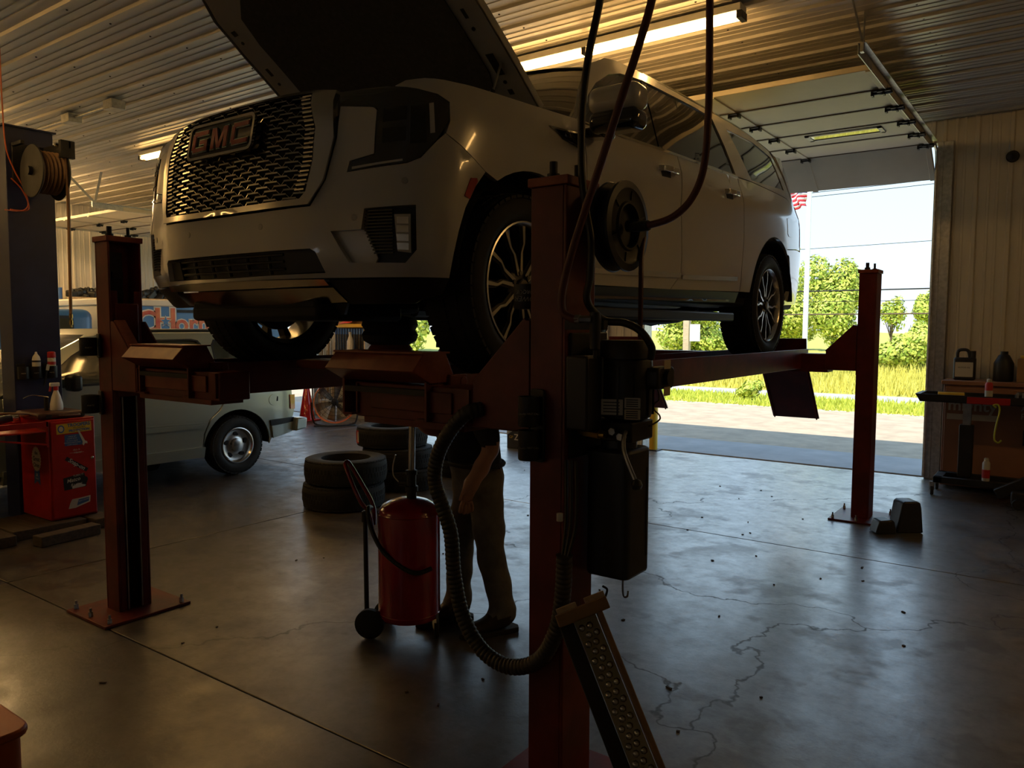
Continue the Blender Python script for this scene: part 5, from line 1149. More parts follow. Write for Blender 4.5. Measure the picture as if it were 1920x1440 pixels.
m = MB().box(-7.08,-6.62,3.04,3.06,3.06,3.12).box(-7.08,-7.06,2.80,3.08,2.80,3.12).box(-6.66,-6.62,2.98,3.09,2.98,3.12).box(-7.06,-6.9,2.80,2.83,3.09,3.12); m.build('arm', 'dark_metal', rr_, bevel=.003)
MB().cyl((-6.70,2.97,3.09),(-6.70,3.07,3.09),.016,n=10).build('roller', 'chrome_dull', rr_)
hose('drop_hose', [(-6.66,2.99,3.03),(-6.645,3.02,2.98),(-6.64,3.03,2.6),(-6.64,3.025,2.2),(-6.645,3.02,1.73)], .013, 'hose_tan', 'brown hose hanging straight down from the reel on the blue column')
nz_ = thing('hose_nozzle', 'brass coupling at the end of the hanging brown hose', 'coupling', (-6.645,3.02,1.62)); MB().lathe([(.007,0),(.007,.02),(.014,.022),(.014,.055),(.010,.058),(.010,.075),(.015,.078),(.015,.105),(.009,.11)], (-6.645,3.02,1.622), n=12).build('fitting', 'brass', nz_)
tag(MB().tube([(-7.03,2.73,3.84),(-7.04,2.735,3.4),(-7.03,2.745,3.06),(-7.04,2.80,2.90),(-7.045,2.87,2.76),(-7.05,2.90,2.63),(-7.05,2.86,2.58),(-7.04,2.76,2.575)], .006, 6, 8).build('orange_cord', 'orange_cord'), 'orange cord hanging over the blue column', 'cord')
tag(MB().tube([(-7.05,2.78,2.83),(-7.045,2.86,2.74),(-7.05,2.905,2.60),(-7.05,2.83,2.57),(-6.98,2.70,2.56)], .0055, 6, 8).build('orange_cord', 'orange_cord'), 'short orange cord twisted around the longer one by the reel', 'cord')
def bottle(nm, lb, cat, c, prof, m, bands=(), cap=None, n=20, grp=None, tilt=None):
    t = thing(nm, lb, cat, c, grp); MB().lathe(prof, c, n=n).build('body', m, t)
    for z0, z1, r, mm in bands: MB().lathe([(r,z0),(r,z1)], c, n=n, cap=False).build('label_band', mm, t)
    if cap: MB().lathe(cap[0], c, n=n).build('cap', cap[1], t)
    if tilt: t.rotation_euler = tilt
    return t
for k, (y_, lb) in enumerate(((2.80,'left empty cup holder on the blue column'), (2.90,'middle cup holder on the blue column holding the white bottle'), (3.02,'right cup holder on the blue column holding the red capped can'))):
    cup(lb, (-7.078,y_,1.195), .042, .10, (1,0,0), (('PARTS',.012,.045),), grp='cup holders on the blue column')
bottle('spray_bottle', 'white and red tapered bottle in the middle cup on the blue column', 'bottle', (-7.02,2.90,1.21), [(.030,0),(.032,.01),(.032,.14),(.026,.165),(.010,.19),(.008,.205),(0,.207)], 'white_plastic', ((.03,.12,.0325,'label_white'),(.02,.06,.033,'label_red'),(.12,.135,.0325,'label_black')))
bottle('spray_can', 'white can with red cap in the right cup on the blue column', 'can', (-7.02,3.02,1.21), [(.031,0),(.031,.15),(.024,.165)], 'label_white', ((.06,.075,.0316,'label_red'),(.095,.12,.0316,'label_red')), ([(.031,.155),(.033,.16),(.031,.20),(.022,.205),(0,.206)],'label_red'))
sv = thing('small_brush', 'small black brush with white tag in the middle cup', 'brush', (-7.0,2.955,1.19)); MB().bar((-6.985,2.94,1.13),(-6.985,2.975,1.31),.016,.012).build('handle', 'black_plastic', sv); MB().bar((-6.977,2.965,1.26),(-6.977,2.975,1.31),.004,.024).build('tag', 'label_white', sv)
# ------------------------------------------------------------------ red tool cabinet on timbers
for k, (b, lb) in enumerate((((-7.06,-6.30,2.28,2.42,0,.078), 'dark timber under the near edge of the red cabinet'), ((-7.04,-6.32,3.0,3.16,0,.078), 'dark timber under the far edge of the red cabinet'), ((-6.98,-6.42,2.44,2.98,.0,.076), 'wide dark timber in the middle below the red cabinet'))):
    tag(MB().box(*b).build('timber', 'wood_dark', bevel=.006), lb, 'timber', 'timbers under the cabinet')
tag(MB().obox((-6.17,2.72,.04),(.12,.46,.078),(0,0,.12)).build('timber', 'wood_dark', bevel=.006), 'short loose timber lying in front of the red cabinet', 'timber', 'timbers under the cabinet')
tc = thing('tool_cabinet', 'red steel tool cabinet covered in stickers beside the blue column', 'cabinet', (-6.77, 2.93, .08))
bd_ = MB().box(-7.02,-6.515,2.755,3.115,.082,.89).build('body', 'cart_red', tc, bevel=.006)
dr = MB().box(-6.517,-6.50,2.772,3.103,.098,.872).build('door', 'cart_red', tc, bevel=.004)
MB().lathe([(.012,0),(.012,.010),(.008,.014),(0,.015)], (-6.50,3.075,.555), (1,0,0), n=14).build('lock', 'chrome', dr)
m = MB().box(-7.02,-6.50,2.18,2.755,.80,.812).box(-7.02,-6.50,2.18,2.19,.80,.88).box(-6.512,-6.50,2.18,2.755,.84,.885).box(-7.02,-7.008,2.18,2.755,.80,.885).box(-6.512,-6.50,2.735,2.755,.68,.885); m.build('side_tray', 'cart_red', tc, bevel=.003)
MB().bar((-6.507,2.74,.70),(-6.507,2.20,.805),.012,.022,(1,0,0)).build('tray_brace', 'cart_red', tc)
DF = lambda y, z, o=0: frame((-6.4995+o, y, z), (0,1,0), (0,0,1))
s1 = plate('sticker', rrect(.27,.080,.003), DF(2.945,.815) @ Matrix.Rotation(.03,4,'Z'), .0008, 'label_yellow', dr)
def tx(s, sz, y, z, m, par, rot=0, off=0, o=.0012, shear=0, sx=1): text('lettering', s, sz, DF(y,z,o) @ Matrix.Rotation(rot,4,'Z'), m, par, ext=.0002, off=off, shear=shear, sx=sx)
tx('TROOPERS',.036,2.982,.838,'label_blue',s1,.03,.0012); tx('Are Your Best',.016,2.985,.815,'label_black',s1,.03); tx('PROTECTION',.026,2.985,.793,'label_blue',s1,.03,.0012)
plate('badge', [(.026*math.cos(q),.031*math.sin(q)) for q in np.linspace(0,6.28,17)[:-1]], DF(2.845,.812,.001), .0006, 'label_blue', s1); plate('badge', [(.017*math.cos(q),.021*math.sin(q)) for q in np.linspace(0,6.28,17)[:-1]], DF(2.845,.812,.0018), .0006, 'label_cream', s1)
s2 = plate('sticker', [(-.075,.05),(.045,.05),(.085,-.04),(-.075,-.04)], DF(2.945,.712), .0007, 'label_blue', dr)
for k, w in enumerate(('LARGE SET','COME WITH','for those Hands','READING PARTS AND','CAMP TOOLS')): tx(w,.013,2.928,.745-k*.0165,'label_white',s2)
plate('wrench', [(-.006,.07),(.006,.07),(.010,-.03),(.022,-.045),(.016,-.062),(.004,-.05),(-.004,-.05),(-.016,-.062),(-.022,-.045),(-.010,-.03)], DF(3.005,.725,.0012) @ Matrix.Rotation(.42,4,'Z'), .0008, 'label_white', s2)
s3 = plate('sticker', [(-.055,-.002),(.055,-.002),(.055,.0),(-.055,.0)], DF(2.96,.612), .0004, 'label_white', dr); tx('Ace is',.022,2.955,.635,'label_white',s3,.05,0,.0012,.4); tx('Home',.024,2.965,.612,'label_white',s3,.05,0,.0012,.4)
s4 = plate('sticker', [(-.10,-.016),(.10,-.016),(.10,.016),(-.10,.016)], DF(2.955,.515) @ Matrix.Rotation(-.62,4,'Z'), .0007, 'label_black', dr); tx('Snap-on',.046,2.955,.515,'label_white',s4,-.62,.0008,.0012,.2)
s5 = plate('sticker', [(-.095,-.055),(.075,-.055),(.08,-.03),(.095,.0),(.09,.02),(.075,.03),(.07,.06),(-.095,.045)], DF(2.945,.375) @ Matrix.Rotation(.06,4,'Z'), .0007, 'label_black', dr); tx('Matco',.042,2.925,.39,'label_white',s5,.12,.0006,.0012,.3); tx('Racing',.034,2.945,.352,'label_white',s5,.12,0,.0012,.3); tx('TURN IT',.022,2.965,.425,'label_white',s5,.1)
plate('sticker_car', [(-.05,-.02),(.05,-.012),(.055,.0),(.03,.006),(.015,.018),(-.015,.018),(-.03,.006),(-.052,.0)], DF(2.965,.340,.0012), .0006, 'label_white', s5)
s6 = plate('sticker', [(-.085,-.045),(-.03,-.045),(.085,-.012),(.09,.04),(.0,.032),(-.055,.03),(-.07,.0)], DF(2.965,.205), .0006, 'label_white', dr); plate('sticker_band', [(-.02,-.028),(.075,-.004),(.078,.028),(-.005,.020)], DF(2.965,.205,.001), .0005, 'label_blue', s6); tx('EAST COAST',.014,3.0,.215,'label_white',s6,.15,0,.0018)
SF = lambda x, z, o=0: frame((x, 2.7545-o, z), (1,0,0), (0,0,1))
ro = plate('rosette', [((.085 if k % 2 else .074)*math.cos(R(360*k/48)), (.105 if k % 2 else .093)*math.sin(R(360*k/48))) for k in range(48)], SF(-6.74,.56), .0008, 'label_cream', bd_)
for w, z_, s_ in (('the',.610,.04),('Great',.560,.052),('Ones',.510,.048)): text('lettering', w, s_, SF(-6.74,z_,.0012), 'label_black', ro, ext=.0002, off=.0006)
rb_ = plate('ribbon', [(-.045,.06),(.045,.06),(.055,-.065),(.0,-.035),(-.055,-.065)], SF(-6.735,.415), .0006, 'label_blue', bd_); text('lettering', 'SK', .034, SF(-6.735,.43,.001), 'label_white', rb_, ext=.0002, off=.001); text('lettering', 'TOOLS', .018, SF(-6.735,.40,.001), 'label_white', rb_, ext=.0002)
cs_ = thing('tool_case', 'low brown plastic tool case on top of the red cabinet', 'case', (-6.74,2.95,.89)); MB().box(-6.97,-6.55,2.70,3.07,.891,.945).build('shell', 'brown_case', cs_, bevel=.022, seg=3); MB().tube([(-6.55,2.86,.915),(-6.525,2.87,.915),(-6.525,3.0,.915),(-6.55,3.01,.915)], .008, 8).build('handle', 'brown_case', cs_); MB().box(-6.553,-6.545,2.76,2.80,.90,.93).box(-6.553,-6.545,3.03,3.05,.90,.93).build('latch', 'dark_metal', cs_)
sb = thing('trigger_bottle', 'white trigger spray bottle with red nozzle standing on the brown case', 'bottle', (-6.72,2.915,.946))
MB().lathe([(.045,0),(.048,.01),(.047,.05),(.034,.11),(.018,.155),(.016,.165)], (-6.72,2.915,.946), n=24).build('body', 'white_plastic', sb)
MB().cyl((-6.72,2.915,1.108),(-6.72,2.915,1.14),.019,n=16).build('collar', 'label_red', sb); MB().obox((-6.72,2.905,1.155),(.024,.075,.032)).build('head', 'white_plastic', sb, bevel=.006); MB().bar((-6.72,2.878,1.16),(-6.72,2.868,1.10),.014,.010,(1,0,0)).build('trigger', 'label_red', sb)
ag = thing('air_tool', 'blue air tool lying in the side tray of the red cabinet', 'air tool', (-6.75,2.45,.82)); MB().tube([(-6.72,2.32,.855),(-6.72,2.42,.885),(-6.70,2.58,.915)], [.030,.032,.03,.026]*5, 12).build('barrel', 'blue_steel', ag); MB().cyl((-6.72,2.32,.855),(-6.725,2.24,.835),.012,n=10).build('fitting', 'brass', ag); MB().lathe([(.03,0),(.038,.01),(.038,.04),(.028,.05)], (-6.70,2.57,.912), (0,1,.15), n=16).build('head', 'chrome_dull', ag)
tag(MB().tube([(-6.9,2.30,.87),(-6.8,2.25,.93),(-6.65,2.40,.96),(-6.62,2.60,.95),(-6.72,2.70,.925),(-6.85,2.62,.91),(-6.95,2.45,.88)], .009, 8, 8).build('coiled_hose', 'hose_tan'), 'tan air hose coiled on the side tray of the red cabinet', 'hose')
ng = thing('wire_hook', 'thin steel wire nozzle on the case in front of the blue column', 'nozzle', (-6.75,2.78,1.0)); MB().tube([(-6.80,2.70,1.05),(-6.78,2.75,1.075),(-6.76,2.82,1.065),(-6.75,2.87,1.05)], .004, 6).build('spout', 'chrome_dull', ng); MB().cyl((-6.75,2.85,.946),(-6.75,2.85,1.055),.016,n=12).build('stem', 'dark_metal', ng)
# ------------------------------------------------------------------ tires on the floor
def tire_thing(c, lb, r=.37, w=.225, tilt=0, grp='loose tires on the floor', lab=None):
    t = thing('tire', lb, 'tire', c, grp); t.rotation_euler = (0,0,0)
    m = MB(); m.lathe([(r*.60,.012),(r*.60,w-.012),(r*.66,w-.004),(r*.86,w),(r*.95,w*.96),(r*.99,w*.86),(r,w*.74),(r,w*.26),(r*.99,w*.14),(r*.95,w*.04),(r*.86,0),(r*.66,.004),(r*.60,.012)], (0,0,0), n=64, cap=False)
    for k in range(64):
        a = 2*math.pi*k/64
        for j, (z0, z1) in enumerate(((.06,.27),(.31,.48),(.52,.69),(.73,.94))):
            M = Matrix.Rotation(a+(.05 if j % 2 else 0), 4, 'Z'); h = r+.004-(.010 if j in (0,3) else 0); b = .0142
            m.add([M @ V(p) for p in ((h-.012,-b,z0*w),(h-.012,b,z0*w),(h-.012,b,z1*w),(h-.012,-b,z1*w),(h,-b,z0*w),(h,b,z0*w),(h,b,z1*w),(h,-b,z1*w))], [(4,5,6,7),(0,1,5,4),(1,2,6,5),(2,3,7,6),(3,0,4,7)])
    m.v = [(p[0]+c[0], p[1]+c[1], p[2]+c[2]) for p in m.v]; m.build('casing', 'rubber', t)
    if lab is not None:
        for dz, hh, mm in ((.5,.13,'label_red'),(.5,.05,'label_white')):
            ax_ = V((math.cos(lab), math.sin(lab), 0)); tn_ = V((-ax_.y, ax_.x, 0))
            plate('sticker', rrect(.075 if mm == 'label_red' else .05, hh if mm == 'label_red' else .10, .003), frame(V(c)+ax_*(r+(.0045 if mm == 'label_red' else .0055))+V((0,0,w*.5))+tn_*(0 if mm == 'label_red' else .018), tn_, (0,0,1)), .001, mm, t)
    return t
tire_thing((-5.38,4.79,0), 'lower tire of the two-tire stack nearest the red drain tank'); tire_thing((-5.36,4.80,.227), 'upper tire of the two-tire stack nearest the red drain tank')
la = R(244)
tire_thing((-5.52,5.72,0), 'bottom tire of the stickered stack behind the two-tire stack', .36, .21); tire_thing((-5.58,5.70,.212), 'middle tire of the stickered stack with red and white sticker', .36, .21, lab=la); tire_thing((-5.64,5.68,.424), 'top tire of the stickered stack with red and white sticker', .36, .21, lab=la)
for k in range(3): tire_thing((-5.45,6.65,.20*k), ['bottom', 'middle', 'top'][k]+' tire of the farthest stack behind the drain pipe', .34, .198, lab=R(262) if k == 2 else None)
# ------------------------------------------------------------------ red waste oil drain
od = thing('oil_drain', 'red upright waste oil drain tank on wheels', 'oil drain', (-2.80,2.95,0))
ox, oy = -2.81, 2.95
MB().lathe([(0,.088),(.10,.09),(.155,.10),(.163,.115),(.164,.14),(.164,.655),(.160,.672),(.14,.70),(.10,.722),(.05,.735),(0,.738)], (ox,oy,0), n=48).build('tank', 'red_gloss', od)
MB().lathe([(.1645,.655),(.167,.660),(.1645,.665)], (ox,oy,0), n=48, cap=False).build('weld_seam', 'red_gloss', od); MB().lathe([(.1645,.125),(.167,.130),(.1645,.135)], (ox,oy,0), n=48, cap=False).build('weld_seam', 'red_gloss', od)
MB().lathe([(.026,.73),(.026,.77),(.034,.772),(.034,.80),(.024,.802),(.024,.86),(.030,.862),(.030,.885),(.018,.887)], (ox+.02,oy,0), n=16).build('valve_neck', 'dark_metal', od)
MB().cyl((ox+.02,oy,.88),(ox+.03,oy,1.27),.018,n=14).build('riser_pipe', 'chrome_dull', od); MB().lathe([(.018,0),(.04,.02),(.12,.11),(.125,.12)], (ox+.03,oy,1.26), n=32).build('funnel', 'red_gloss', od)
MB().cyl((ox-.05,oy-.02,.81),(ox+.02,oy,.81),.013,n=8).build('valve_body', 'dark_metal', od); MB().tube([(ox-.05,oy-.02,.815),(ox-.075,oy-.035,.85),(ox-.085,oy-.03,.90),(ox-.075,oy-.02,.96)], .0045, 6).build('valve_lever', 'chrome_dull', od)
hx, hy_ = -2.96, 2.84       # handle side
MB().tube([(hx-.03,hy_+.03,.58),(hx-.035,hy_+.03,.68),(hx-.09,hy_-.0,.80),(hx-.15,hy_-.03,.905),(hx-.165,hy_-.035,.915),(hx-.150,hy_-.06,.90),(hx-.05,hy_-.05,.72),(hx-.02,hy_-.02,.66),(hx-.015,hy_-.0,.57)], .011, 10).build('handle', 'red_gloss', od)
MB().cyl((hx-.05,hy_-.01,.12),(hx-.055,hy_-.01,.66),.013,n=10).cyl((hx-.055,hy_-.01,.60),(hx-.055,hy_-.01,.655),.019,n=10).build('suction_tube', 'black_plastic', od)
for c, r in (((-2.93,2.775,.079),.078), ((-3.02,2.98,.062),.062)):
    MB().lathe([(.02,-.022),(r*.75,-.022),(r,-.014),(r,.014),(r*.75,.022),(.02,.022)], c, (.5,-.86,0), n=28).build('wheel', 'rubber', od); MB().cyl(c, (ox-.10,oy-.06,.15), .010, n=8).build('axle', 'dark_metal', od)
for c in ((-2.655,2.99,.0), (-2.78,3.115,0)):
    cs = MB().lathe([(.012,-.012),(.038,-.012),(.042,0),(.038,.012),(.012,.012)], (c[0],c[1],.043), (.7,.7,0), n=20).build('caster', 'rubber', od); MB().bar((c[0],c[1],.045),(c[0]-.01,c[1],.13),.03,.02,(0,1,0)).build('caster_fork', 'chrome_dull', od)
MB().tube([(-2.70,2.93,.12),(-2.67,2.91,.14),(-2.665,2.91,.20),(-2.685,2.905,.245)], .006, 6).build('drain_lever', 'chrome_dull', od)
MB().tube([(hx-.02,hy_-.0,.68),(hx+.02,hy_-.06,.69),(hx+.04,hy_-.07,.62),(hx+.12,hy_-.07,.50),(hx+.22,hy_-.04,.42),(hx+.30,hy_+.0,.385),(hx+.345,hy_+.07,.40)], .0115, 10).build('discharge_hose', 'hose_black', od)
# ------------------------------------------------------------------ worker standing behind the drain
def worker():
    rt = V((.81,.587,0)); fd = V((-.587,.81,0)); F_ = (-rt*.90-fd*.42).normalized()          # facing left, a little towards the viewer
    Lf = -fd*.9+rt*.3; Lf = (Lf-F_*Lf.dot(F_)).normalized()      # their left, towards the viewer
    c = V((-2.59,3.26,0)); v = []; e = []; r = []; reg = []
    def P(f, l, z): return c+F_*f+Lf*l+V((0,0,z))
    def add(p, rad, par=None, g=0):
        v.append(p); r.append(rad if isinstance(rad, tuple) else (rad, rad)); reg.append(g)
        if par is not None: e.append((par, len(v)-1))
        return len(v)-1
    TR, SH, SN, SO = 0, 1, 2, 3
    pel = add(P(0,0,.84), (.13,.155), None, TR); be = add(P(.02,0,.97), (.135,.16), pel, SH); ch = add(P(.05,0,1.12), (.135,.17), be, SH); up = add(P(.09,0,1.25), (.11,.15), ch, SH)
    nk = add(P(.125,0,1.335), .052, up, SN); hd0 = add(P(.15,0,1.40), (.062,.07), nk, SN); hd1 = add(P(.165,0,1.47), (.083,.075), hd0, SN); hd2 = add(P(.155,0,1.545), (.078,.07), hd1, SN)
    feet = {1: P(-.06,.15,0), -1: P(.10,-.10,0)}
    for s in (1, -1):
        ft = feet[s]
        hip = add(P(0,s*.085,.77), (.105,.108), pel, TR); th = add(P(.0,s*.095,.60).lerp(ft+V((0,0,.60)),.30), (.096,.098), hip, TR); kn = add(P(.03,s*.10,.46).lerp(ft+V((0,0,.46)),.5), (.082,.084), th, TR)
        cf = add(kn_ := (v[kn].lerp(ft+V((0,0,.13)),.5)-F_*.012), (.079,.080), kn, TR); an = add(ft+V((0,0,.135))-F_*.025, (.074,.076), cf, TR); ak = add(ft+V((0,0,.075))-F_*.02, (.050,.050), an, SO); hl = add(ft+V((0,0,.055))-F_*.065, (.046,.044), ak, SO); ba = add(ft+V((0,0,.052))+F_*.09, (.050,.038), ak, SO); to = add(ft+V((0,0,.042))+F_*.18, (.044,.030), ba, SO)
        sh_ = add(P(.085,s*.17,1.235), .070, up, SH)
        el0 = add(P(.03,.225,1.07) if s > 0 else P(.11,-.22,1.10), .062, sh_, SH); el = add(P(.02,.23,1.02) if s > 0 else P(.12,-.22,1.05), .050, el0, SN); fa_ = add(P(.07,.225,.925) if s > 0 else P(.22,-.2,1.08), .046, el, SN)
        wr = add(P(.125,.21,.825) if s > 0 else P(.31,-.17,1.17), (.030,.032), fa_, SN); pa = add(P(.145,.205,.775) if s > 0 else P(.34,-.16,1.215), (.026,.042), wr, SN)
        dn = V((0,0,-1)) if s > 0 else (F_*.5+V((0,0,.85))).normalized(); sp = F_ if s > 0 else Lf
        for k in range(4):
            o = sp*(-.030+.020*k); l_ = (.80,1.0,1.05,.92)[k]; b0 = v[pa]
            q1 = add(b0+o+dn*.045, .0105, pa, SN); q2 = add(b0+o*1.02+dn*(.045+.030*l_)-Lf*.008*s, .0098, q1, SN); q3 = add(b0+o+dn*(.045+.050*l_)-Lf*.024*s, .0088, q2, SN)
        t1 = add(v[wr]*.45+v[pa]*.55+sp*.040+dn*.012, .0125, wr, SN); add(v[t1]+sp*.010+dn*.038, .0105, t1, SN)
    me = bpy.data.meshes.new('person'); me.from_pydata([tuple(p) for p in v], e, []); o = bpy.data.objects.new('person', me); COL.objects.link(o)
    md = o.modifiers.new('skin', 'SKIN'); md.use_smooth_shade = True
    for i, sv_ in enumerate(me.skin_vertices[0].data): sv_.radius = r[i]; sv_.use_root = (i == 0)
    s2_ = o.modifiers.new('sub', 'SUBSURF'); s2_.levels = 2; s2_.render_levels = 2
    m2 = bpy.data.meshes.new_from_object(o.evaluated_get(bpy.context.evaluated_depsgraph_get())); o.modifiers.clear(); o.data = m2; bpy.data.meshes.remove(me)
    # cloth folds: shallow creases along the trouser legs and shirt
    for q in m2.vertices:
        if .12 < q.co.z < 1.2: q.co += q.normal*(.006*math.sin(q.co.z*38+q.co.x*25)*math.sin(q.co.y*21+q.co.z*9))
    m2.materials.clear()
    for k in ('trousers','shirt','skin','shoe'): m2.materials.append(MATS[k])
    for p in m2.polygons:
        q = p.center; best = min(range(len(e)), key=lambda i: dseg(q, v[e[i][0]], v[e[i][1]])-.5*(sum(r[e[i][0]])+sum(r[e[i][1]]))/2); a, b = e[best]
        k = reg[b]
        if reg[a] != reg[b]:
            k = reg[a] if (q-v[a]).length < .55*(v[a]-v[b]).length+.02 else reg[b]
        if k in (TR, SH) and reg[a] in (TR, SH): k = TR if q.z < .90 and reg[b] != SN and (b < 9 or reg[b] == TR) else (SH if reg[b] == SH else TR)
        p.material_index = k; p.use_smooth = True
    tag(o, 'person in dark shirt and grey trousers standing under the white SUV, one arm hanging', 'person')
    hc = v[hd1]
    MB().lathe([(.079,0),(.078,.02),(.066,.05),(.035,.068),(0,.072)], v[hd2]+V((0,0,-.015)), n=24).build('hair', 'shirt', o)
    for s in (1, -1):
        MB().lathe([(0,-.012),(.010,-.008),(.013,0),(.010,.008),(0,.012)], hc+F_*.066+Lf*.028*s+V((0,0,.01)), n=12).build('eye', 'white_plastic', o); MB().lathe([(.016,-.006),(.022,0),(.014,.008)], hc+Lf*.078*s-F_*.01, Lf*s, n=12).build('ear', 'skin', o)
    MB().add([hc+F_*.072+V((0,0,.012)), hc+F_*.068+Lf*.014+V((0,0,-.022)), hc+F_*.068-Lf*.014+V((0,0,-.022)), hc+F_*.100+V((0,0,-.018))], [(0,1,3),(0,3,2),(1,2,3)]).build('nose', 'skin', o); MB().obox(hc+F_*.078+V((0,0,-.048)), (.012,.034,.007), (0,0,math.atan2(F_.y,F_.x))).build('mouth', 'label_red', o)
    MB().tube([P(.008+.142*math.cos(q), .170*math.sin(q), .905) for q in np.linspace(0,6.28,17)[:-1]], .013, 6, 2, closed=True).build('belt', 'sole', o)
    for s in (1, -1):
        up_ = F_.cross(Lf).z > 0
        MB().prism([(-.10,-.040),(.03,-.048),(.14,-.054),(.20,-.040),(.228,0),(.20,.040),(.14,.054),(.03,.048),(-.10,.040),(-.115,0)], frame(feet[s]+V((0,0,.001)), F_, Lf if up_ else -Lf), .026).build('shoe_sole', 'sole', o, bevel=.004)
def dseg(p, a, b):
    d = b-a; t = max(0, min(1, (p-a).dot(d)/max(d.length_squared, 1e-9))); return (p-a-d*t).length
worker()
# ------------------------------------------------------------------ items by the back wall
fan = thing('drum_fan', 'orange drum fan on a black stand by the back wall', 'fan', (-9.9,8.6,0)); fc = V((-9.88,8.62,.385)); fa2 = V((.757,-.653,.03)).normalized()
MB().lathe([(.33,-.11),(.345,-.115),(.345,.115),(.33,.11),(.325,.0),(.33,-.11)], fc, fa2, n=44, cap=False).build('drum', 'orange', fan)
bs = V((-fa2.y, fa2.x, 0)).normalized(); bu = fa2.cross(bs)
for k in range(6):
    a = R(60*k+15); d1 = bs*math.cos(a)+bu*math.sin(a); d2 = -bs*math.sin(a)+bu*math.cos(a)
    MB().add([fc+d1*.06-d2*.03-fa2*.02, fc+d1*.06+d2*.03+fa2*.02, fc+d1*.31+d2*.085+fa2*.03, fc+d1*.31-d2*.05-fa2*.03], [(0,1,2,3)]).build('blade', 'fan_grey', fan, solid=.004)
MB().lathe([(.06,-.05),(.06,.05),(.04,.065),(0,.066)], fc, fa2, n=20).build('hub', 'dark_metal', fan)
for k, rr in enumerate((.10,.16,.22,.28)): MB().tube([fc+fa2*.112+(bs*math.cos(q)+bu*math.sin(q))*rr for q in np.linspace(0,6.283,25)[:-1]], .0028, 5, 1, smooth=False, closed=True).build('guard_ring', 'dark_metal', fan)
for k in range(8): MB().cyl(fc+fa2*.112, fc+fa2*.112+(bs*math.cos(R(45*k))+bu*math.sin(R(45*k)))*.335, .0028, n=5).build('guard_spoke', 'dark_metal', fan)
MB().tube([fc+bs*.37, fc+bs*.37-V((0,0,.20)), fc+bs*.30-V((0,0,.37)), fc-bs*.30-V((0,0,.37)), fc-bs*.37-V((0,0,.20)), fc-bs*.37], .013, 8).build('stand', 'dark_metal', fan)
MB().tube([fc+bs*.30-V((0,0,.372))-fa2*.2, fc+bs*.32-V((0,0,.372)), fc+bs*.30-V((0,0,.372))+fa2*.22, fc-bs*.30-V((0,0,.372))+fa2*.22, fc-bs*.32-V((0,0,.372)), fc-bs*.30-V((0,0,.372))-fa2*.2], .012, 8).build('foot_loop', 'dark_metal', fan)
cn = thing('traffic_cone', 'red traffic cone behind the parked silver-green SUV', 'cone', (-10.75,8.75,0)); MB().box(-10.92,-10.58,8.58,8.92,0,.025).build('base', 'label_red', cn, bevel=.01); MB().lathe([(.14,.025),(.03,.68),(.02,.69),(0,.69)], (-10.75,8.75,0), n=24).build('cone', 'red_lens', cn)
bk = thing('white_bucket', 'white plastic bucket between the cone and the orange fan', 'bucket', (-10.42,8.95,0)); MB().lathe([(.13,0),(.15,.36),(.155,.37),(.145,.37),(.125,.02),(0,.02)], (-10.42,8.95,0), n=28).build('pail', 'white_plastic', bk); MB().tube([(-10.57,8.95,.33),(-10.5,8.85,.45),(-10.42,8.83,.47),(-10.33,8.87,.44),(-10.27,8.95,.33)], .004, 6).build('bail', 'galv', bk)
rk = thing('display_rack', 'wall rack of wiper blades with a yellow header', 'rack', (-10.3,9.4,1.1)); MB().box(-10.75,-9.83,9.44,9.47,1.05,1.78).build('back_panel', 'wood', rk); MB().box(-10.74,-9.84,9.28,9.44,1.62,1.68).build('header', 'yellow', rk, bevel=.004); MB().box(-10.74,-9.84,9.26,9.44,1.08,1.11).build('ledge', 'dark_metal', rk); MB().box(-9.86,-9.83,9.26,9.44,1.05,1.74).build('end_panel', 'wood_pale', rk); MB().add([(-10.5,9.26,1.68),(-10.2,9.26,1.70),(-10.1,9.42,1.80),(-10.45,9.42,1.76)], [(0,1,2,3)]).build('flap', 'label_red', rk, solid=.004)
for k in range(12):
    x_ = -10.66+k*.068; w_ = thing('wiper_blade', ('first','second','third','fourth','fifth','sixth','seventh','eighth','ninth','tenth','eleventh','last')[k]+' packaged black wiper blade from the left in the wall rack', 'wiper blade', (x_,9.36,1.12), 'wiper blades in the rack'); MB().box(x_-.018,x_+.018,9.345,9.36,1.125,1.50).build('sleeve', 'label_black', w_); MB().box(x_-.020,x_+.020,9.343,9.362,1.50,1.60).build('card', 'label_blue', w_)
bottle('white_jug', 'white bottle hanging before the wiper blades', 'bottle', (-10.18,9.25,1.20), [(.06,0),(.065,.02),(.06,.18),(.025,.27),(.022,.31)], 'white_plastic', (), ([(.026,.30),(.026,.34),(0,.341)],'label_white'))
for k in range(9):
    x_ = -11.25+k*.06; tag(MB().cyl((x_,9.42,.0),(x_+.02,9.47,1.2+.15*(k % 3)),.014,n=8).build('rod', ('wood_pale','wood','galv')[k % 3]), ('first','second','third','fourth','fifth','sixth','seventh','eighth','last')[k]+' thin rod from the left leaning on the wall by the fan', 'rod', 'rods leaning on the back wall')
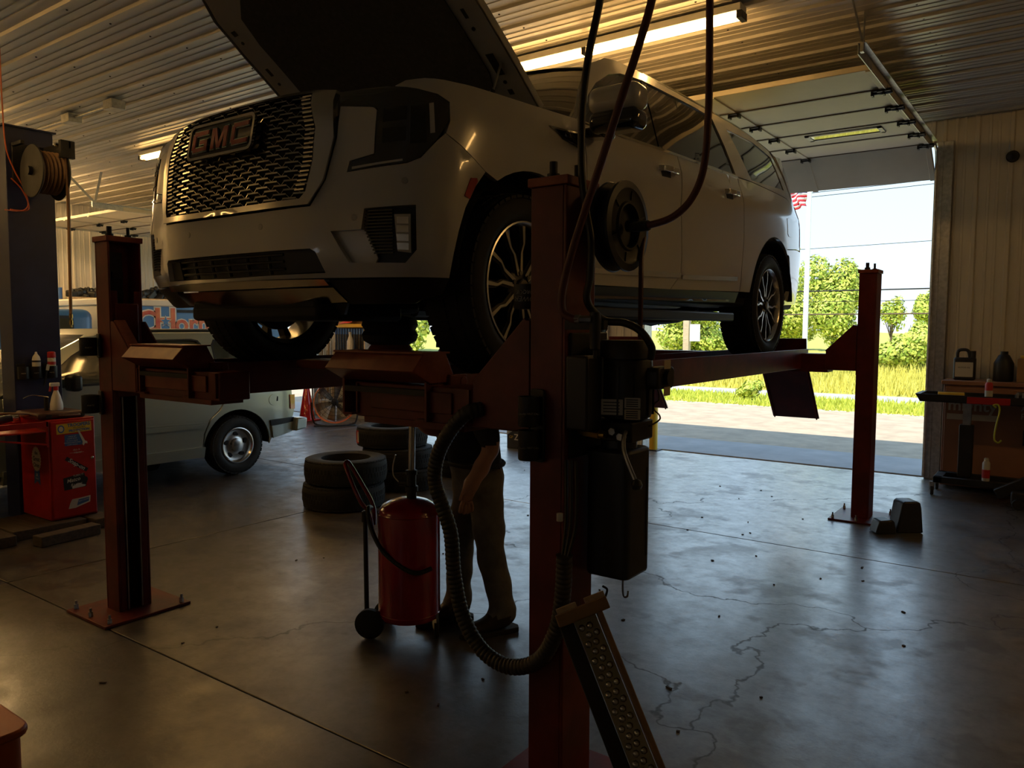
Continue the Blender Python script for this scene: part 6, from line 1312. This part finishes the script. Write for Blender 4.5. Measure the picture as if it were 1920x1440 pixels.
zb_ = thing('carton', 'black carton with orange and white lettering by the wall between doors', 'carton', (-6.0,8.5,0)); MB().box(-6.17,-5.72,8.40,8.75,0,.31).build('box', 'label_black', zb_, bevel=.004); MB().add([(-6.171,8.398,.312),(-5.95,8.398,.312),(-6.171,8.398,.18)], [(0,2,1)]).build('corner_print', 'label_white', zb_, solid=.001); text('lettering', 'ZER', .115, frame((-5.95,8.398,.155),(1,0,0),(0,0,1)), 'label_white', zb_, ext=.0005, off=.002); text('lettering', 'GP', .05, frame((-6.10,8.398,.155),(1,0,0),(0,0,1)), 'label_yellow', zb_, ext=.0005)
# ------------------------------------------------------------------ right-hand corner
kb = thing('parts_cabinet', 'brown steel parts cabinet against the wall right of the door', 'cabinet', (-.45,9.22,0)); MB().box(-1.06,.45,9.02,9.44,.03,1.07).build('body', 'cabinet_brown', kb, bevel=.006); MB().box(-1.08,.47,8.99,9.46,1.07,1.11).build('top', 'cabinet_brown', kb, bevel=.004)
for k in range(2):
    d_ = MB().box(-1.04+k*.745,-.31+k*.745,9.005,9.02,.06,1.04).build('door', 'cabinet_brown', kb, bevel=.004); MB().box(-.36+k*.11,-.345+k*.11,8.99,9.005,.5,.65).build('handle', 'dark_metal', d_)
KF = lambda x, z: frame((x,9.0035,z),(1,0,0),(0,0,1))
text('lettering', 'mighty', .16, KF(-.80,.86), 'label_white', kb, ext=.0005, off=.003); plate('sign_frame', [(-.22,-.04),(.22,-.04),(.22,.02),(-.22,.02)], KF(-.80,.755), -.0008, 'label_white', kb); text('lettering', 'Auto', .085, KF(-.30,.86), 'label_white', kb, ext=.0005); text('lettering', 'Parts', .085, KF(-.30,.78), 'label_white', kb, ext=.0005)
jg = thing('oil_jug', 'black oil jug with white label on the parts cabinet', 'jug', (-.90,9.2,1.11)); MB().prism(rrect(.20,.11,.03), Matrix.Translation((-.90,9.2,1.112)), .23).build('body', 'black_plastic', jg, bevel=.015); MB().tube([(-.97,9.2,1.33),(-.965,9.2,1.40),(-.94,9.2,1.42),(-.88,9.2,1.415),(-.86,9.2,1.36),(-.86,9.2,1.33)], .016, 8).build('handle', 'black_plastic', jg); MB().cyl((-.83,9.2,1.34),(-.83,9.2,1.41),.026,n=16).build('cap', 'black_plastic', jg); plate('label', rrect(.16,.15,.006), frame((-.90,9.1435,1.22),(1,0,0),(0,0,1)), .001, 'label_white', jg); text('lettering', 'MOTOR OIL', .02, frame((-.90,9.1422,1.24),(1,0,0),(0,0,1)), 'label_black', jg, ext=.0003)
bottle('oil_bottle', 'tall black oil bottle on the parts cabinet beside the cardboard box', 'bottle', (-.56,9.2,1.112), [(.085,0),(.09,.02),(.09,.18),(.05,.26),(.035,.27),(.035,.30),(0,.301)], 'black_plastic')
cb2 = thing('cardboard_box', 'open cardboard box with yellow paper on the parts cabinet', 'box', (-.30,9.2,1.11)); MB().box(-.44,-.10,9.08,9.38,1.112,1.34).build('carton', 'cardboard', cb2, bevel=.003); MB().obox((-.27,9.2,1.352),(.30,.2,.015),(.05,.06,.1)).build('paper', 'label_yellow', cb2)
tk_ = thing('tool_trolley', 'black rolling tool tray trolley in front of the parts cabinet', 'trolley', (-.6,8.72,0))
MB().box(-1.06,-.15,8.52,8.58,.13,.19).box(-1.06,-.15,8.86,8.92,.13,.19).box(-1.06,-.98,8.52,8.92,.13,.19).box(-.23,-.15,8.52,8.92,.13,.19).box(-1.0,-.2,8.55,8.9,.125,.135).build('base_frame', 'dark_metal', tk_, bevel=.006)
for x_ in (-1.07,-.18):
    for y_ in (8.55,8.89): c_ = MB().lathe([(.01,-.014),(.042,-.014),(.046,0),(.042,.014),(.01,.014)], (x_,y_,.046), (1,.2,0), n=20).build('caster', 'rubber', tk_); MB().box(x_-.02,x_+.02,y_-.015,y_+.015,.05,.135).build('caster_fork', 'galv', c_)
MB().box(-.87,-.75,8.66,8.76,.19,.70).build('column', 'dark_metal', tk_, bevel=.006); MB().box(-.845,-.775,8.68,8.74,.69,.93).build('inner_column', 'steel', tk_)
MB().box(-1.20,.15,8.50,8.95,.925,.935).box(-1.20,.15,8.50,8.51,.925,1.0).box(-1.20,.15,8.94,8.95,.925,1.0).box(.14,.15,8.5,8.95,.925,1.0).build('tray', 'dark_metal', tk_, bevel=.003)
mb = MB(); mb.add([(-1.20,8.50,.925),(-1.20,8.95,.925),(-1.245,8.95,1.0),(-1.245,8.50,1.0),(-1.19,8.50,.93),(-1.19,8.95,.93),(-1.20,8.95,1.0),(-1.20,8.50,1.0)], [(0,1,2,3),(4,7,6,5),(3,2,6,7),(0,3,7,4),(1,5,6,2),(0,4,5,1)]); mb.build('tray_lip', 'dark_metal', tk_); MB().box(-.80,-.45,8.488,8.502,.925,.99).build('drawer_front', 'cart_red', tk_, bevel=.003)
cg = thing('caged_tray', 'black ribbed tool holder on the right end of the trolley', 'tool holder', (-.2,8.7,.94)); MB().box(-.42,.12,8.56,8.9,.936,1.03).build('tub', 'black_plastic', cg, bevel=.01)
for k in range(12): MB().box(-.41+k*.045,-.39+k*.045,8.55,8.56,.98,1.045).build('rib', 'galv', cg)
tr_ = thing('tape_roll', 'yellow roll lying on the trolley tray', 'roll', (-1.0,8.65,.97)); MB().cyl((-1.06,8.62,.978),(-.84,8.66,.978),.04,n=20).build('roll', 'yellow', tr_); MB().cyl((-1.062,8.62,.978),(-1.055,8.62,.978),.018,n=14).build('core', 'cardboard', tr_)
def can(nm, lb, c, m1, m2): bottle(nm, lb, 'spray can', c, [(.031,0),(.033,.006),(.033,.17),(.026,.185),(.022,.19)], m1, ((.03,.11,.0336,m2),), ([(.021,.188),(.021,.215),(.012,.222),(0,.223)],'label_white'), grp='spray cans on the trolley')
can('spray_can', 'red and white spray can standing on the trolley tray', (-.64,8.7,.936), 'label_red', 'label_white'); can('spray_can', 'red spray can standing on the trolley base', (-.62,8.55,.192), 'label_white', 'label_red')
tag(MB().tube([(-.56,8.485,.90),(-.58,8.48,.925),(-.545,8.48,.93),(-.53,8.48,.88),(-.555,8.48,.72),(-.56,8.48,.60),(-.53,8.48,.575),(-.505,8.48,.60)], .008, 8).build('green_hook', 'lime'), 'yellow-green hook hanging from the trolley tray', 'hook')
ja = thing('floor_jack', 'black floor jack with raised lever arm beside the trolley', 'jack', (-.1,8.3,0)); MB().bar((-.52,8.42,.10),(.35,8.46,.62),.09,.10).build('lever', 'black_plastic', ja, bevel=.01); MB().box(-.40,.5,8.28,8.48,.05,.16).build('chassis', 'black_plastic', ja, bevel=.015); MB().bar((-.18,8.37,.33),(-.06,8.37,.41),.02,.03).build('latch', 'brass', ja)
for x_ in (-.34,.42):
    for y_ in (8.265,8.475): MB().lathe([(.012,-.014),(.046,-.014),(.05,0),(.046,.014),(.012,.014)], (x_,y_,.051), (0,1,0), n=18).build('wheel', 'rubber', ja)
dm = thing('wall_sensor', 'small black dome sensor high on the right wall panel', 'sensor', (-.59,9.47,3.39)); MB().lathe([(.05,0),(.05,.03),(.045,.06),(.025,.09),(0,.10)], (-.59,9.5,3.39), (0,-1,0), n=20).build('dome', 'black_plastic', dm); MB().lathe([(.06,0),(.06,.012)], (-.59,9.502,3.39), (0,-1,0), n=20).build('base', 'dark_metal', dm)
wc = thing('wheel_ramp', 'dark rubber wheel ramp standing on end beside the rear lift column', 'ramp', (-1.1,6.85,0)); mb = MB(); pf = [(-.10,0),(.115,0),(.095,.20),(.085,.245),(.06,.255),(-.04,.255),(-.06,.24)]; mb.prism(pf, frame((-1.09,6.93,.002),(.81,.587,0),(0,0,1)), .16); mb.build('block', 'tank_plastic', wc, bevel=.012)
mb = MB(); mb.prism([(-.15,0),(.02,0),(.0,.10),(-.02,.115),(-.12,.105)], frame((-1.16,6.80,.002),(.81,.587,0),(0,0,1)), .13); mb.build('toe', 'tank_plastic', wc, bevel=.012)
rbn = thing('red_bin', 'red plastic bin corner at the lower left edge', 'bin', (-3.05,.95,0)); mb = MB(); mb.prism(rrect(.44,.34,.05), Matrix.Translation((-3.14,.95,.0)), .22); mb.build('tub', 'orange_cord', rbn, bevel=.015); mb = MB(); mb.prism(rrect(.48,.38,.06), Matrix.Translation((-3.14,.95,.205)), .03); mb.build('rim', 'orange_cord', rbn, bevel=.008)
rng = random.Random(5); mb = MB()
for k in range(90):
    y_ = .8+7*rng.random(); x_ = -.62*y_+(rng.random()-.5)*5; mb.obox((x_,y_,.003), (.008+.03*rng.random()**3,.006+.012*rng.random(),.005), (0,0,rng.random()*3))
tag(mb.build('floor_grit', 'wood_dark'), 'scattered chips and grit on the concrete floor', 'debris', kind='stuff')
